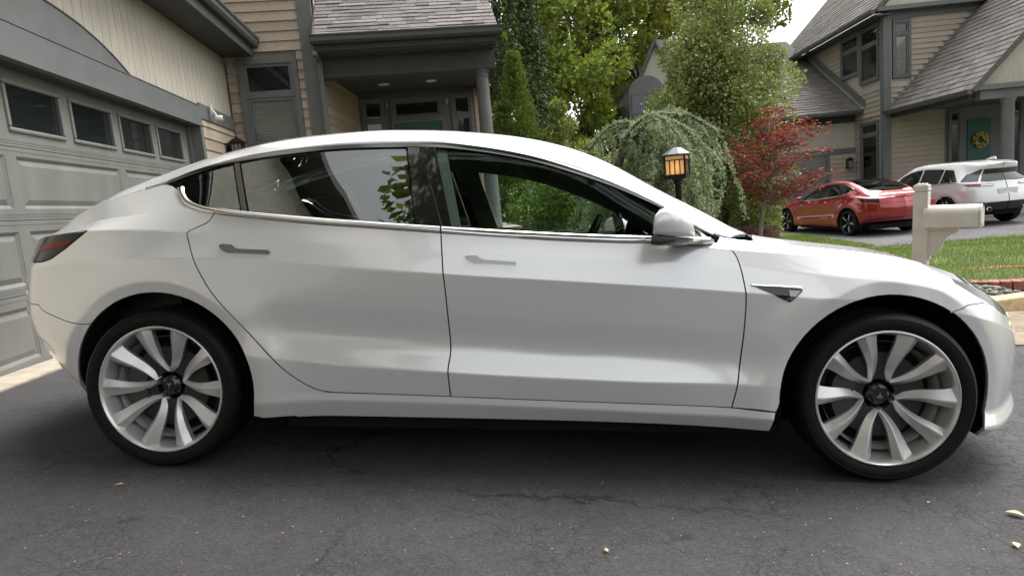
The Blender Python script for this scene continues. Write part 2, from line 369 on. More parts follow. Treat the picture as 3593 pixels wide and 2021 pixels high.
# ------------------------------------------------------------------ the sedan's control curves
_plan = pchip([(-.95,.001),(-.9462,.004),(-.935,.26),(-.88,.46),(-.8,.60),(-.7,.71),(-.62,.785),(-.5,.842),(-.35,.877),(-.15,.904),(.1,.918),(.5,.925),(2.4,.925),(2.9,.918),(3.05,.905),(3.2,.872),(3.32,.815),(3.42,.735),(3.5,.645),(3.58,.515),(3.64,.36),(3.68,.12),(3.6862,.004),(3.69,.001)])
_zs = [
 [(-.95,.36),(-.6,.335),(-.5,.31),(-.4,.255),(-.3,.24),(.42,.213),(.7,.225),(1.56,.221),(2.0,.214),(2.43,.197),(2.9,.19),(3.2,.19),(3.3,.158),(3.45,.182),(3.6,.21),(3.69,.24)],
 [(-.95,.42),(-.5,.37),(-.4,.33),(.42,.285),(.7,.295),(2.43,.25),(2.9,.235),(3.3,.205),(3.45,.225),(3.69,.28)],
 [(-.95,.46),(-.5,.44),(-.4,.40),(.42,.335),(.705,.33),(1.2,.319),(1.56,.309),(2.0,.299),(2.29,.291),(2.45,.278),(2.9,.27),(3.3,.27),(3.45,.285),(3.69,.32)],
 [(-.95,.54),(-.6,.53),(-.3,.50),(.0,.49),(.5,.472),(.71,.448),(1,.432),(1.2,.42),(1.56,.403),(2,.389),(2.26,.383),(2.6,.37),(3,.36),(3.3,.36),(3.45,.37),(3.69,.38)],
 [(-.95,.60),(-.6,.595),(0,.585),(.5,.565),(1,.520),(1.56,.488),(2.26,.460),(2.6,.455),(3.3,.43),(3.69,.42)],
 [(-.95,.67),(0,.69),(.5,.70),(1,.68),(1.56,.645),(2.26,.60),(2.9,.56),(3.3,.515),(3.69,.47)],
 [(-.95,.78),(-.5,.835),(0,.868),(.3,.866),(.7,.838),(1.18,.806),(1.56,.784),(1.99,.759),(2.4,.73),(2.7,.71),(3.0,.68),(3.2,.64),(3.35,.595),(3.5,.545),(3.69,.50)],
 [(-.95,.93),(-.6,.955),(-.3,.978),(-.09,.982),(.14,.973),(.36,.957),(.56,.936),(.9,.905),(1.6,.868),(2.0,.85),(2.3,.83),(2.6,.80),(2.9,.775),(3.1,.735),(3.2,.71),(3.35,.65),(3.5,.58),(3.69,.52)],
 [(-.95,.945),(-.62,.975),(-.45,1.0),(-.25,1.03),(-.05,1.05),(.1,1.056),(.24,1.048),(.42,1.026),(.67,1.0),(.91,.982),(1.155,.964),(1.335,.954),(1.63,.931),(1.96,.92),(2.3,.895),(2.5,.882),(2.7,.862),(2.9,.838),(3.1,.79),(3.2,.76),(3.35,.69),(3.5,.605),(3.69,.53)],
 [(-.95,.955),(-.65,.983),(-.534,1.035),(-.324,1.10),(-.2,1.135),(-.053,1.171),(.066,1.219),(.253,1.275),(.435,1.309),(.737,1.342),(.977,1.347),(1.08,1.346),(1.292,1.323),(1.52,1.277),(1.688,1.221),(1.852,1.157),(2.011,1.078),(2.089,1.034),(2.165,.982),(2.234,.94),(2.3,.925),(2.5,.91),(2.7,.892),(2.9,.868),(3.1,.818),(3.2,.785),(3.35,.71),(3.5,.615),(3.69,.535)],
 [(-.95,.965),(-.665,.99),(-.625,1.021),(-.589,1.044),(-.534,1.057),(-.457,1.095),(-.324,1.158),(-.142,1.227),(0,1.278),(.16,1.325),(.384,1.38),(.643,1.411),(.865,1.424),(1.032,1.422),(1.296,1.404),(1.516,1.372),(1.691,1.324),(1.863,1.247),(2.029,1.147),(2.189,1.058),(2.294,.998),(2.4,.951),(2.5,.936),(2.675,.916),(2.83,.9),(2.96,.876),(3.054,.852),(3.135,.825),(3.23,.796),(3.293,.765),(3.357,.725),(3.43,.67),(3.5,.622),(3.69,.54)],
 [(-.95,.97),(-.665,.993),(-.6,1.04),(-.5,1.08),(-.3,1.172),(0,1.286),(.4,1.39),(.8,1.43),(1.1,1.430),(1.5,1.385),(1.8,1.29),(2.1,1.13),(2.3,1.015),(2.45,.950),(2.5,.940),(2.7,.919),(2.9,.893),(3.1,.845),(3.3,.765),(3.45,.67),(3.55,.605),(3.69,.545)]]
_door = pchip([(.1,0),(.55,1),(2.2,1),(2.55,0)])
_yc = [pchip(a) for a in (
 [(-.95,.86),(0,.89),(.5,.885),(2.5,.885),(3.69,.93)], [(-.95,.90),(0,.91),(2.5,.914),(3.0,.92),(3.4,.95),(3.69,.96)], [(-.95,.91),(.4,.912),(.6,.911),(2.5,.911),(3.69,.92)],
 [(-.95,.93),(.25,.917),(.5,.924),(.9,.933),(1.9,.933),(2.25,.924),(2.5,.917),(3.69,.92)], [(-.95,.93),(.25,.918),(.5,.908),(.9,.897),(1.9,.897),(2.25,.906),(2.5,.914),(3.69,.925)], [(-.95,.925),(.3,.920),(1.0,.915),(1.9,.915),(2.5,.918),(3.69,.925)],
 [(-.95,.925),(0,.921),(1.0,.924),(2.4,.923),(2.9,.915),(3.69,.92)], [(-.95,.90),(-.2,.895),(.3,.895),(.9,.8985),(2.3,.897),(2.9,.89),(3.69,.90)], [(-.95,.84),(-.45,.805),(-.25,.81),(0,.84),(.24,.868),(.5,.872),(2.0,.872),(2.3,.868),(2.6,.858),(3.0,.85),(3.69,.86)],
 [(-.95,.74),(-.65,.76),(-.35,.755),(0,.725),(.25,.685),(.5,.641),(.75,.610),(1,.596),(1.25,.599),(1.5,.617),(1.8,.682),(2.0,.742),(2.1,.776),(2.25,.822),(2.4,.825),(2.7,.815),(3.69,.78)],
 [(-.95,.60),(-.65,.63),(-.35,.61),(0,.575),(.5,.505),(1,.466),(1.5,.485),(1.8,.545),(2.1,.645),(2.3,.70),(2.5,.69),(3.69,.60)], [(-.95,0),(3.69,0)])]
def _ys(k, u): return _yc[k](u) * _plan(u) / .925 if k < 9 or True else 0
_dxr = [.14,.10,.05,.01,-.01,-.015,0.0,.06,.06,.05,.05,.03]; _dxf = [-.05,.0,-.01,.0,.0,.0,0,0,0,0,0,0]
_wr = pchip([(-.95,1),(-.65,1),(-.25,0),(3.69,0)]); _wf = pchip([(-.95,0),(3.1,0),(3.4,1),(3.69,1)])
def _xs(k, u): return u + _wr(u)*_dxr[k] + _wf(u)*_dxf[k]
VT = [0,.055,.095,.205,.30,.43,.60,.75,.85,1.28,1.43,2.0]
CAR = Loft(_zs, _ys, _xs, {1,2,3,6,7,8,9,10}, VT, wheels=((0.0,.338),(2.868,.338)), flare=.018)
CAR.bulge = {9: .016}

# side elevation outlines (x, z)
ARCH_F = [(2.868 + .402*math.cos(a), .338 + .390*math.sin(a)) for a in np.linspace(math.radians(201), math.radians(-24), 40)]
ARCH_R = [(.008 + .393*math.cos(a), .338 + .392*math.sin(a)) for a in np.linspace(math.radians(192), math.radians(-17), 40)]
RDOOR = spline([(.242,1.046),(.222,1.012),(.165,.984),(.140,.968),(.146,.945),(.165,.895),(.204,.813),(.272,.709),(.401,.565),(.479,.482),(.54,.418),(.601,.371),(.658,.342),(.715,.330)])
BSHUT = spline([(1.163,.963),(1.176,.829),(1.188,.706),(1.199,.533),(1.199,.486),(1.193,.425),(1.199,.319)])
FSHUT = spline([(2.215,.925),(2.268,.905),(2.294,.882),(2.312,.831),(2.328,.728),(2.328,.632),(2.321,.514),(2.309,.404),(2.29,.291)])
ROCK = [(.715,.330),(1.199,.319),(1.56,.309),(1.995,.299),(2.29,.291),(2.45,.278)]
BELTB = spline([(.026,1.150),(.043,1.128),(.09,1.088),(.164,1.061),(.242,1.046),(.419,1.025),(.667,1.0),(.912,.982),(1.163,.963),(1.335,.952),(1.631,.932),(1.957,.921),(2.215,.922)])
BELTT = spline([(.058,1.158),(.075,1.132),(.118,1.099),(.185,1.077),(.266,1.065),(.42,1.047),(.668,1.025),(.913,1.006),(1.16,.989),(1.335,.979),(1.631,.961),(1.956,.948),(2.234,.938)])
DLOT = [(-.053,1.171),(.066,1.219),(.253,1.275),(.435,1.309),(.6,1.331),(.737,1.342),(.977,1.347),(1.08,1.346),(1.292,1.323),(1.52,1.277),(1.688,1.221),(1.852,1.157),(2.011,1.078),(2.089,1.034),(2.165,.982),(2.226,.943)]
def cut_curve(C, x0, x1):
    C = sorted(C); xs = [c[0] for c in C]; zs = [c[1] for c in C]
    n = max(2, int((x1 - x0)/.03)); return [(x, float(np.interp(x, xs, zs))) for x in np.linspace(x0, x1, n)]
def cut_at(C, x): C = sorted(C); return float(np.interp(x, [c[0] for c in C], [c[1] for c in C]))

def build_wheel(parent, x, y, side, M, style='turbine', ang=0.0):
    """side -1: outer face towards -y. wheel (rim) > tyre, spoke, hub_cap, logo, brake_disc, caliper"""
    base = Matrix.Translation((x, y, .3305)) @ Matrix.Rotation(ang, 4, 'Z') @ (Matrix.Identity(4) if side < 0 else Matrix.Rotation(math.pi, 4, 'Z'))
    key = 'wheel_' + style
    if key not in WHEELS:
        f = lambda a, b, h: (a, h, b)      # axis along y, outward is -y
        W = {}
        b = MB().lathe([(.263,.004),(.262,-.003),(.257,-.005),(.252,.001),(.248,.012),(.246,.025),(.238,.06),(.230,.11),(.226,.17),(.245,.20),(.25,.205),(.24,.215),(.20,.18),(.205,.09),(.215,.055)], 72, f)
        W['rim'] = autosharp(b.me('rim', M['wheel_silver' if style == 'turbine' else 'wheel_black']), 30)
        t = MB().lathe([(.254,.012),(.263,.003),(.267,-.004),(.281,-.011),(.298,-.011),(.304,-.0095),(.306,-.011),(.317,-.002),(.324,.010),(.329,.022),(.3315,.04),(.3315,.066),(.326,.067),(.326,.076),(.3315,.077),(.3315,.105),(.326,.106),(.326,.115),(.3315,.116),(.3315,.146),(.326,.147),(.326,.156),(.3315,.157),(.331,.19),(.326,.21),(.30,.228),(.26,.22),(.25,.205)], 96, f)
        W['tyre'] = autosharp(t.me('tyre', M['rubber']), 32)
        W['back'] = MB().lathe([(0,.118),(.228,.118),(.228,.123),(0,.123)], 40, f).me('wheel_shade_disc', M['matt_black'])  # black disc added to make the space behind the spokes dark
        W['disc'] = autosharp(MB().lathe([(.06,.075),(.085,.072),(.165,.072),(.168,.075),(.168,.095),(.165,.098),(.06,.098)], 48, f).me('brake_disc', M['disc']), 40)
        if style == 'turbine':
            spokes = []
            for sg in (-1, 1):
                st = []
                for i in range(13):
                    s = i/12; tip = np.array([.251*math.sin(math.radians(18.5)), .251*math.cos(math.radians(18.5))]); ap = np.array([.0050, .060])
                    c0 = ap + (tip - ap)*s + np.array([.020, 0])*math.sin(math.pi*s)*(1-s); dr = tip - ap; dr /= np.linalg.norm(dr); tn = np.array([dr[1], -dr[0]])
                    w = .024 + .042*s + .012*s**3; dep = .060*(1-s)**1.5 + .004
                    ring = []
                    for (q, dd) in ((-.5,.020),(-.16,.0),(-.08,.0),(.5,.026),(.42,.055),(-.42,.055)):
                        pp = c0 + tn*(q*w*1.02); ring.append((pp[0]*sg, dep + dd*(.75 + .25*s), pp[1]))
                    if sg < 0: ring = ring[::-1]
                    st.append(ring)
                vs = [v for r in st for v in r]; n = 6
                fs = [(i*n + j, i*n + (j+1) % n, (i+1)*n + (j+1) % n, (i+1)*n + j) for i in range(12) for j in range(n)] + [tuple(range(n)), tuple(range(12*n, 13*n))[::-1]]
                spokes.append(autosharp(MB().add(vs, fs).me('spoke', M['wheel_silver']), 26))
            W['spokes'] = spokes
            W['hub'] = autosharp(MB().lathe([(0,.060),(.026,.060),(.028,.063),(.034,.066),(.042,.072),(.050,.092),(.060,.112),(.075,.125),(0,.13)], 40, f).me('hub_cap', M['gloss_black']), 35)
            lg = MB()
            def ply(pts): lg.prism([(a*.001, b*.001) for a, b in pts], .0588, .0605, lambda a, b, d: (a, d, b))
            ply([(-12,9.5),(-8,11.5),(0,12.3),(8,11.5),(12,9.5),(11.2,8.2),(8,9.6),(0,10.6),(-8,9.6),(-11.2,8.2)])
            ply([(-11,6.8),(-7,8.3),(-3.6,8.8),(0,6.2),(3.6,8.8),(7,8.3),(11,6.8),(10,5.4),(6.5,6.4),(3.8,6.6),(2.4,2),(0,-13),(-2.4,2),(-3.8,6.6),(-6.5,6.4),(-10,5.4)])
            W['logo'] = lg.me('logo', M['chrome'])
            W['caliper'] = autosharp(MB().prism([(.10*math.cos(a), .10*math.sin(a)) for a in np.linspace(2.4, 3.9, 8)] + [(.182*math.cos(a), .182*math.sin(a)) for a in np.linspace(3.9, 2.4, 8)], .062, .12, lambda a, b, d: (a, d, b)).me('caliper', M['dark_metal']), 30)
        else:
            sp = MB(); n = 7
            prof = [(-.5,.0),(-.28,-.006),(.28,-.006),(.5,.0)]
            st = []
            for i in range(n):
                s = i/(n-1); r = .05 + .20*s; w = .075 - .02*math.sin(s*math.pi) + .03*s; dep = .03*(1-s) + .008
                st.append([(q*w, dep + dd, r) for q, dd in prof] + [(.5*w, dep + .03, r), (-.5*w, dep + .03, r)])
            vs = [v for r in st for v in r]; k = 6
            sp.add(vs, [(i*k + j, i*k + (j+1) % k, (i+1)*k + (j+1) % k, (i+1)*k + j) for i in range(n-1) for j in range(k)] + [tuple(range(k)), tuple(range((n-1)*k, n*k))[::-1]])
            W['spokes'] = [autosharp(sp.me('spoke', M['wheel_black']), 30)]
            W['accent'] = MB().add([(-.008,.006,.11),(.014,.006,.09),(.03,-.001,.22),(.012,-.001,.235)], [(0,1,2,3)]).me('accent', M['wheel_silver'])
            W['hub'] = autosharp(MB().lathe([(0,.02),(.03,.021),(.05,.03),(.06,.05),(.06,.12)], 32, f).me('hub_cap', M['wheel_black']), 35)
        WHEELS[key] = W
    W = WHEELS[key]
    rim = link('wheel', W['rim'], parent, base)
    link('tyre', W['tyre'], rim)
    link('brake_disc', W['disc'], rim); link('wheel_shade_disc', W['back'], rim)
    if style == 'turbine':
        rot = {0: math.radians(188), 1: math.radians(40)}[1 if x > 1 else 0]
        rot = WROT[1 if x > 1 else 0]
        for j in range(5):
            for k in (0, 1): link('spoke', W['spokes'][k], rim, Matrix.Rotation(rot + j*2*math.pi/5, 4, 'Y'))
        link('hub_cap', W['hub'], rim, Matrix.Rotation(rot, 4, 'Y')); link('logo', W['logo'], rim, Matrix.Rotation(WLOGO[1 if x > 1 else 0], 4, 'Y')); link('caliper', W['caliper'], rim)
    else:
        for j in range(5):
            link('spoke', W['spokes'][0], rim, Matrix.Rotation(.3 + j*2*math.pi/5, 4, 'Y')); link('accent', W['accent'], rim, Matrix.Rotation(.3 + j*2*math.pi/5, 4, 'Y'))
        link('hub_cap', W['hub'], rim)
    return rim
WHEELS = {}
WROT = [math.radians(0), math.radians(180)]; WLOGO = [0.0, math.pi]

def build_sedan(root, M, wheel_style, steer=0.0, detail=True):
    L = CAR; paint = M['paint']
    for far in (False, True):
        kw = dict(mirror=far)
        sd = 1 if far else -1
        # rear door
        rd = BELTB_c(.242, 1.163) 
        o = panel(L, 'rear_door', paint, root, xz=RDOOR + [(.95,.325)] + [(1.199,.319)] + BSHUT[::-1] + rd[::-1], **kw)
        handle(L, o, M, [(.279,.918),(.293,.923),(.330,.920),(.345,.909),(.360,.904),(.478,.899),(.487,.891),(.481,.884),(.316,.889),(.297,.896),(.283,.908)], far)
        rt = cut_curve(DLOT, .264, .967)
        panel(L, 'window', M['glass_rear'], o, xz=cut_curve(BELTT, .378, 1.055)[::1] + [(1.055,.999),(.967,1.347)] + rt[::-1], off=-.006, lip=0, gap=.003, du=.03, dv=.03, **kw)
        panel(L, 'window_divider', M['gloss_black'], o, xz=[(.350,1.055),(.374,1.052),(.262,1.277),(.240,1.272)], off=-.002, lip=.006, gap=0, **kw)
        panel(L, 'pillar_trim', M['gloss_black'], o, xz=[(1.058,.994),(1.164,.988),(1.022,1.346),(.972,1.346)], off=-.001, lip=.006, gap=.001, **kw)
        ribbon(L, 'belt_trim', M['chrome'], o, cut_curve(BELTB, .245, 1.160), cut_curve(BELTT, .268, 1.157), mirror=far, base=.001, bulge=.011, n=9)
        # front door
        fd = BELTB_c(1.163, 2.215)
        o = panel(L, 'front_door', paint, root, xz=BSHUT + [(1.56,.309),(1.995,.299),(2.29,.291)] + FSHUT[::-1] + fd[::-1], **kw)
        handle(L, o, M, [(1.259,.873),(1.275,.877),(1.307,.876),(1.323,.864),(1.340,.859),(1.455,.852),(1.464,.845),(1.459,.839),(1.294,.847),(1.274,.857),(1.261,.868)], far)
        ft = cut_curve(DLOT, 1.094, 2.075)
        panel(L, 'window', M['glass_front'], o, xz=cut_curve(BELTT, 1.205, 2.06) + [(2.075,1.04)] + ft[::-1] + [(1.094,1.343)], off=-.006, lip=0, gap=.003, du=.03, dv=.03, **kw)
        panel(L, 'pillar_trim', M['gloss_black'], o, xz=[(1.168,.987),(1.204,.985),(1.092,1.345),(1.026,1.346)], off=-.001, lip=.006, gap=.001, **kw)
        panel(L, 'mirror_sail', M['gloss_black'], o, xz=[(2.062,.943),(2.21,.939),(2.165,.978),(2.089,1.030),(2.077,1.038)], off=-.001, lip=.01, gap=.001, **kw)
        ribbon(L, 'belt_trim', M['chrome'], o, cut_curve(BELTB, 1.166, 2.20), cut_curve(BELTT, 1.164, 2.215), mirror=far, base=.001, bulge=.011, n=9)
        door_mirror(o, M, sd)
        # quarter panel
        tip = [(-.05,1.172)]
        dlo_rear = [p for p in BELTB if p[0] < .242]
        seam = spline([(-.569,.667),(-.54,.643),(-.438,.617),(-.377,.604),(-.325,.597)])
        arch = [p for p in ARCH_R if p[1] > .598 and p[0] < 0] + [p for p in ARCH_R if p[0] >= 0]
        tl = [(-.303,.980),(-.345,.95),(-.414,.902),(-.485,.862),(-.535,.849),(-.58,.846)]
        top = cut_curve([(-.45,1.0),(-.36,1.06),(-.25,1.112),(-.12,1.155),(-.03,1.188)], -.45, -.03)
        quarter = seam + arch + [(.428,.216)] + [(.52,.222),(.62,.224),(.68,.2255),(.70,.331),(.658,.3425)] + [p for p in RDOOR[::-1] if p[0] < .655 and True] + dlo_rear[::-1] + [(.005,1.162)]
        qt = quarter + [(-.03,1.172)]
        # upper boundary follows the window top line to the boot
        up = [(-.053,1.171),(-.2,1.135),(-.324,1.10),(-.42,1.068),(-.5,1.03),(-.54,.985)]
        qi = L.inv(resample(qt + up + [(-.44,.981)] + tl, .01)); quv = [(a, float(L.t2v(b))) for a, b in qi]
        quv = quv + [(-.80, quv[-1][1] + .004), (-.80, quv[0][1] + .012)]
        panel(L, 'rear_quarter_panel', paint, root, uv=quv, **kw)
        a = L.inv([(-.54,.99)])[0]
        panel(L, 'rear_pillar', paint, root, uv=[(-.62,L.V[9]+.003),(-.142,L.V[9]+.003),(-.142,L.V[10]+.03),(-.62,L.V[10]+.03)], gap=.0015, **kw)
        panel(L, 'quarter_window', M['glass_rear'], root, xz=[p for p in BELTT if p[0] < .33] + [(.346,1.056),(.237,1.271)] + cut_curve(DLOT, -.0, .237)[::-1], off=-.006, lip=0, gap=.003, du=.02, dv=.02, **kw)
        ribbon(L, 'window_trim', M['chrome'], root, [p for p in BELTB if p[0] <= .2425], [p for p in BELTT if p[0] <= .268], mirror=far, base=.001, step=.012, bulge=.008)
        panel(L, 'quarter_lining', M['plastic'], root, xz=[(-.46,1.0),(.10,1.01),(.23,1.04),(.09,1.075),(.03,1.125),(-.02,1.162),(-.2,1.128),(-.36,1.075)], off=-.028, lip=0, gap=0, du=.05, dv=.03, **kw)
        panel(L, 'window_seal', M['plastic'], root, xz=[(.0,1.165)] + BELTB + BELTT[::-1], off=-.010, lip=0, gap=0, du=.04, dv=.02, **kw)
        # chrome and white rail over the windows
        us = np.linspace(-.03, 2.225, 90); 
        strip(L, 'window_trim', M['dark_chrome'], root, us, 8.955, 9.085, .005, far)
        panel(L, 'roof_rail', paint, root, uv=[(-.138,L.V[9]+.015),(2.20,L.V[9]+.015),(2.30,L.V[9]+.03),(2.38,L.V[10]-.03),(2.38,L.V[10]+.012),(-.138,L.V[10]+.012)], gap=.001, **kw)
        # sill, fender, bumpers
        panel(L, 'sill', paint, root, uv=[(.56,.0),(2.438,.0),(2.452,L.V[2]-.001),(.60,L.V[2]-.001)], gap=.001, off=-.0012, **kw)
        fen_arch = ARCH_F[:]
        bs = spline([(3.088,.662),(3.131,.675),(3.16,.687),(3.236,.691)])
        farch = [p for p in ARCH_F if p[0] < 3.09]
        HLv = L.inv([(3.236,.691)])[0]
        fx = FSHUT + [(2.40,.287),(2.455,.2785)] + [p for p in farch if p[1] > .285] + bs
        fi = L.inv(resample(fx, .01)); fuv = [(a, float(L.t2v(b))) for a, b in fi]
        hi = L.inv([(3.345,.645),(3.29,.677),(3.208,.717),(3.128,.765),(3.05,.818)]); hl_lo = [(a, float(L.t2v(b))) for a, b in hi]
        fuv = fuv + hl_lo[1:] + [(3.02,L.V[9]+.01),(2.9,L.V[9]+.02),(2.6,L.V[9]+.03),(2.38,L.V[9]+.03),(2.25,L.V[9]+.01),(2.225,L.V[8]+.10),(2.222,L.V[8]+.02)]
        panel(L, 'fender', paint, root, uv=fuv, **kw)
        hl = [(3.02,L.V[9]+.01)] + hl_lo[::-1] + [(3.42,hl_lo[0][1]+.02),(3.44,L.V[8]+.08),(3.38,L.V[9]-.05),(3.25,L.V[9]+.03),(3.12,L.V[9]+.05)]
        panel(L, 'headlight', M['lens'], root, uv=hl, gap=.002, off=-.001, **kw)
        t = L.inv([(3.09,.662)])[0]; bl = [p for p in ARCH_F if p[0] >= 3.088 and p[1] > .19]
        bi = L.inv(resample(bs[::-1] + bl + [(3.235,.155)], .01)); buv = [(a, float(L.t2v(b))) for a, b in bi]
        buv = buv + [(3.3,.003),(3.6897,.003),(3.6897,L.V[8]),(3.46,L.V[8]+.06),(3.43,hl_lo[0][1]+.02)] + hl_lo[:2]
        panel(L, 'front_bumper', paint, root, uv=buv, **kw)
        # rear bumper
        ra = [p for p in ARCH_R if p[0] < -.2 and p[1] < .6][::-1]
        bi = L.inv(resample(seam + ra, .01)); rb = [(a, float(L.t2v(b))) for a, b in bi]
        rb = [(-.9497, rb[0][1] + .014), (-.80, rb[0][1] + .012)] + rb + [(-.36,.0),(-.9497,.0)]
        panel(L, 'rear_bumper', paint, root, uv=rb, **kw)
        # tail lamp and rear end above the bumper
        ti = L.inv(resample([(-.303,.980),(-.345,.95),(-.414,.902),(-.485,.862),(-.535,.849),(-.58,.845)], .01)); tv = [(a, float(L.t2v(b))) for a, b in ti]
        lowv = tv[-1][1]; topv = L.V[7] - .001
        tail = panel(L, 'tail_lamp', M['lens_dark'], root, uv=tv + [(-.80, lowv + .01), (-.80, topv), (-.33, topv)], gap=.003, off=.002, **kw)
        panel(L, 'lamp_element', M['lamp_red'], tail, uv=[(-.375,topv - .035),(-.43,topv - .068),(-.60,topv - .075),(-.62,topv - .035)], off=.0035, lip=.002, gap=.001, **kw)
        panel(L, 'boot_side', paint, root, uv=[(-.9497, rb[0][1] + .006), (-.803, rb[0][1] + .004), (-.803, lowv + .008), (-.9497, lowv + .01)], gap=.0015, **kw)
        panel(L, 'boot_corner', paint, root, uv=[(-.9497, lowv + .015), (-.805, lowv + .012), (-.805, topv + .004), (-.9497, topv + .004)], gap=.0015, **kw)
        panel(L, 'boot_ledge', paint, root, uv=[(-.9497, topv + .006),(-.335, topv + .004),(-.50,L.V[8]),(-.56,L.V[9]),(-.63,L.V[9]+.003),(-.9497,L.V[9])], gap=.001, **kw)
        # side repeater
        if detail:
            r = [(2.35,.763),(2.37,.764),(2.527,.756),(2.534,.742),(2.489,.702),(2.482,.702),(2.429,.729)]
            rp = panel(L, 'side_repeater', M['gloss_black'], root, xz=r, off=.004, lip=.008, gap=0, **kw)
            ribbon(L, 'repeater_trim', M['chrome'], rp, [(2.355,.758),(2.45,.752),(2.53,.746)], [(2.345,.766),(2.45,.762),(2.530,.757)], bulge=.006, base=.004, mirror=far, step=.02)
            rep2 = panel(L, 'lens', M['dark_chrome'], rp, xz=[(2.482,.744),(2.528,.742),(2.487,.704)], off=.0075, lip=.004, gap=.001, **kw)
    # centre panels
    panel(L, 'roof_glass', M['glass_roof'], root, uv=[(-.45,L.V[10]+.012),(2.40,L.V[10]+.012),(2.46,L.V[11]),(-.45,L.V[11])], gap=0, off=-.002, lip=0, both=True, du=.04, dv=.04)
    panel(L, 'hood', paint, root, uv=[(2.47,L.V[11]),(2.42,L.V[10]+.05),(2.385,L.V[9]+.034),(2.6,L.V[9]+.034),(2.9,L.V[9]+.024),(3.05,L.V[9]+.012),(3.12,L.V[9]+.055),(3.25,L.V[9]+.035),(3.385,L.V[9]-.045),(3.46,L.V[9]),(3.55,L.V[10]),(3.58,L.V[11])], gap=.001, both=True)
    panel(L, 'nose', paint, root, uv=[(3.60,L.V[11]),(3.56,L.V[10]),(3.47,L.V[9]),(3.39,L.V[9]-.055),(3.45,L.V[8]+.085),(3.47,L.V[8]+.062),(3.6897,L.V[8]+.004),(3.6897,L.V[11])], gap=.001, both=True)
    panel(L, 'cowl', M['plastic'], root, uv=[(2.385,L.V[10]+.012),(2.40,L.V[9]+.05),(2.43,L.V[10]+.05),(2.48,L.V[11]),(2.44,L.V[11])], gap=0, off=-.004, lip=0, both=True)
    panel(L, 'boot_lid', paint, root, uv=[(-.9497,L.V[9]+.004),(-.63,L.V[9]+.006),(-.625,L.V[10]+.03),(-.455,L.V[10]+.03),(-.455,L.V[11]),(-.9497,L.V[11])], gap=.001, both=True)
    # inner shell, arches and floor
    U, T = np.meshgrid(np.linspace(-.62, 3.42, 150), np.linspace(.02, 7.93, 50), indexing='ij'); P = L.S(U.ravel(), T.ravel()); Nn = L.N(U.ravel(), T.ravel()); P = P - Nn*.022
    fs = []
    for i in range(149):
        for j in range(49):
            q = (i*50 + j, (i+1)*50 + j, (i+1)*50 + j + 1, i*50 + j + 1); c = P[list(q)].mean(0)
            if min(math.hypot(c[0] - .008, c[2] - .338), math.hypot(c[0] - 2.868, c[2] - .338)) > .43: fs.append(q)
    Pm = np.vstack([P, P*[1, -1, 1]]); fs = fs + [tuple(k + len(P) for k in f[::-1]) for f in fs]
    link('inner_shell', mesh('inner_shell', Pm, fs, M['plastic'], smooth=True), root)
    for x in (.008, 2.868):
        for sd in (-1, 1):
            AR = ARCH_F if x > 1 else ARCH_R
            io = L.inv(np.array(AR)); Po = L.S(io[:, 0], io[:, 1]); n = len(AR); fl = MB()
            cx, cz = x, .338
            vs = [(cx + (p[0]-cx)*.996, sd*(-p[1] - .005), cz + (p[2]-cz)*.996) for p in Po] + [(cx + (p[0]-cx)*1.05, sd*(-p[1] - .06), cz + (p[2]-cz)*1.05) for p in Po] + [(cx + (p[0]-cx)*1.05, sd*.50, cz + (p[2]-cz)*1.05) for p in Po]
            fl.add(vs, [(j*n+i, j*n+i+1, (j+1)*n+i+1, (j+1)*n+i) for j in range(2) for i in range(n-1)] + [tuple(range(2*n, 3*n))], True)
            fl.build('wheel_arch_liner', M['matt_black'], root)
    MB().box((-.50,-.60,.15),(3.2,.60,.28)).box((.46,-.74,.135),(2.40,.74,.27)).build('underbody', M['matt_black'], root)
    # cabin
    interior(root, M)
    for x, st in ((0.0, 0.0), (2.87, steer)):
        for sd in (-1, 1):
            build_wheel(root, x, sd*.905, sd, M, wheel_style, st)
def BELTB_c(a, b): return [(a, cut_at(BELTB, a))] + [p for p in cut_curve(BELTB, a, b)][1:-1] + [(b, cut_at(BELTB, b))]
def strip(L, name, material, parent, us, t0, t1, bulge, mirror, n=5):
    vs = []
    for j in range(n):
        s = j/(n-1); t = np.full(len(us), t0 + (t1 - t0)*s); vs.append(L.S(us, t) + L.N(us, t)*(.001 + bulge*math.sqrt(max(0, 1-(2*s-1)**2))))
    vs = np.array(vs); m = len(us)
    if mirror: vs = vs*[1, -1, 1]
    fs = [(j*m + i, j*m + i + 1, (j+1)*m + i + 1, (j+1)*m + i) for j in range(n-1) for i in range(m-1)]
    if mirror: fs = [f[::-1] for f in fs]
    return link(name, mesh(name, vs.reshape(-1, 3), fs, material, smooth=True), parent)
def handle(L, door, M, pts, far):
    c = np.mean(pts, 0); rim = [tuple(c + (np.array(p) - c)*np.array([1.035, 1.12])) for p in pts]
    panel(L, 'handle_recess', M['chrome'], door, xz=rim, off=.0015, lip=.004, gap=0, mirror=far, step=.004, du=.01, dv=.006)
    panel(L, 'door_handle', M['handle'], door, xz=pts, off=.0045, lip=.004, gap=0, mirror=far, step=.004, du=.01, dv=.006)
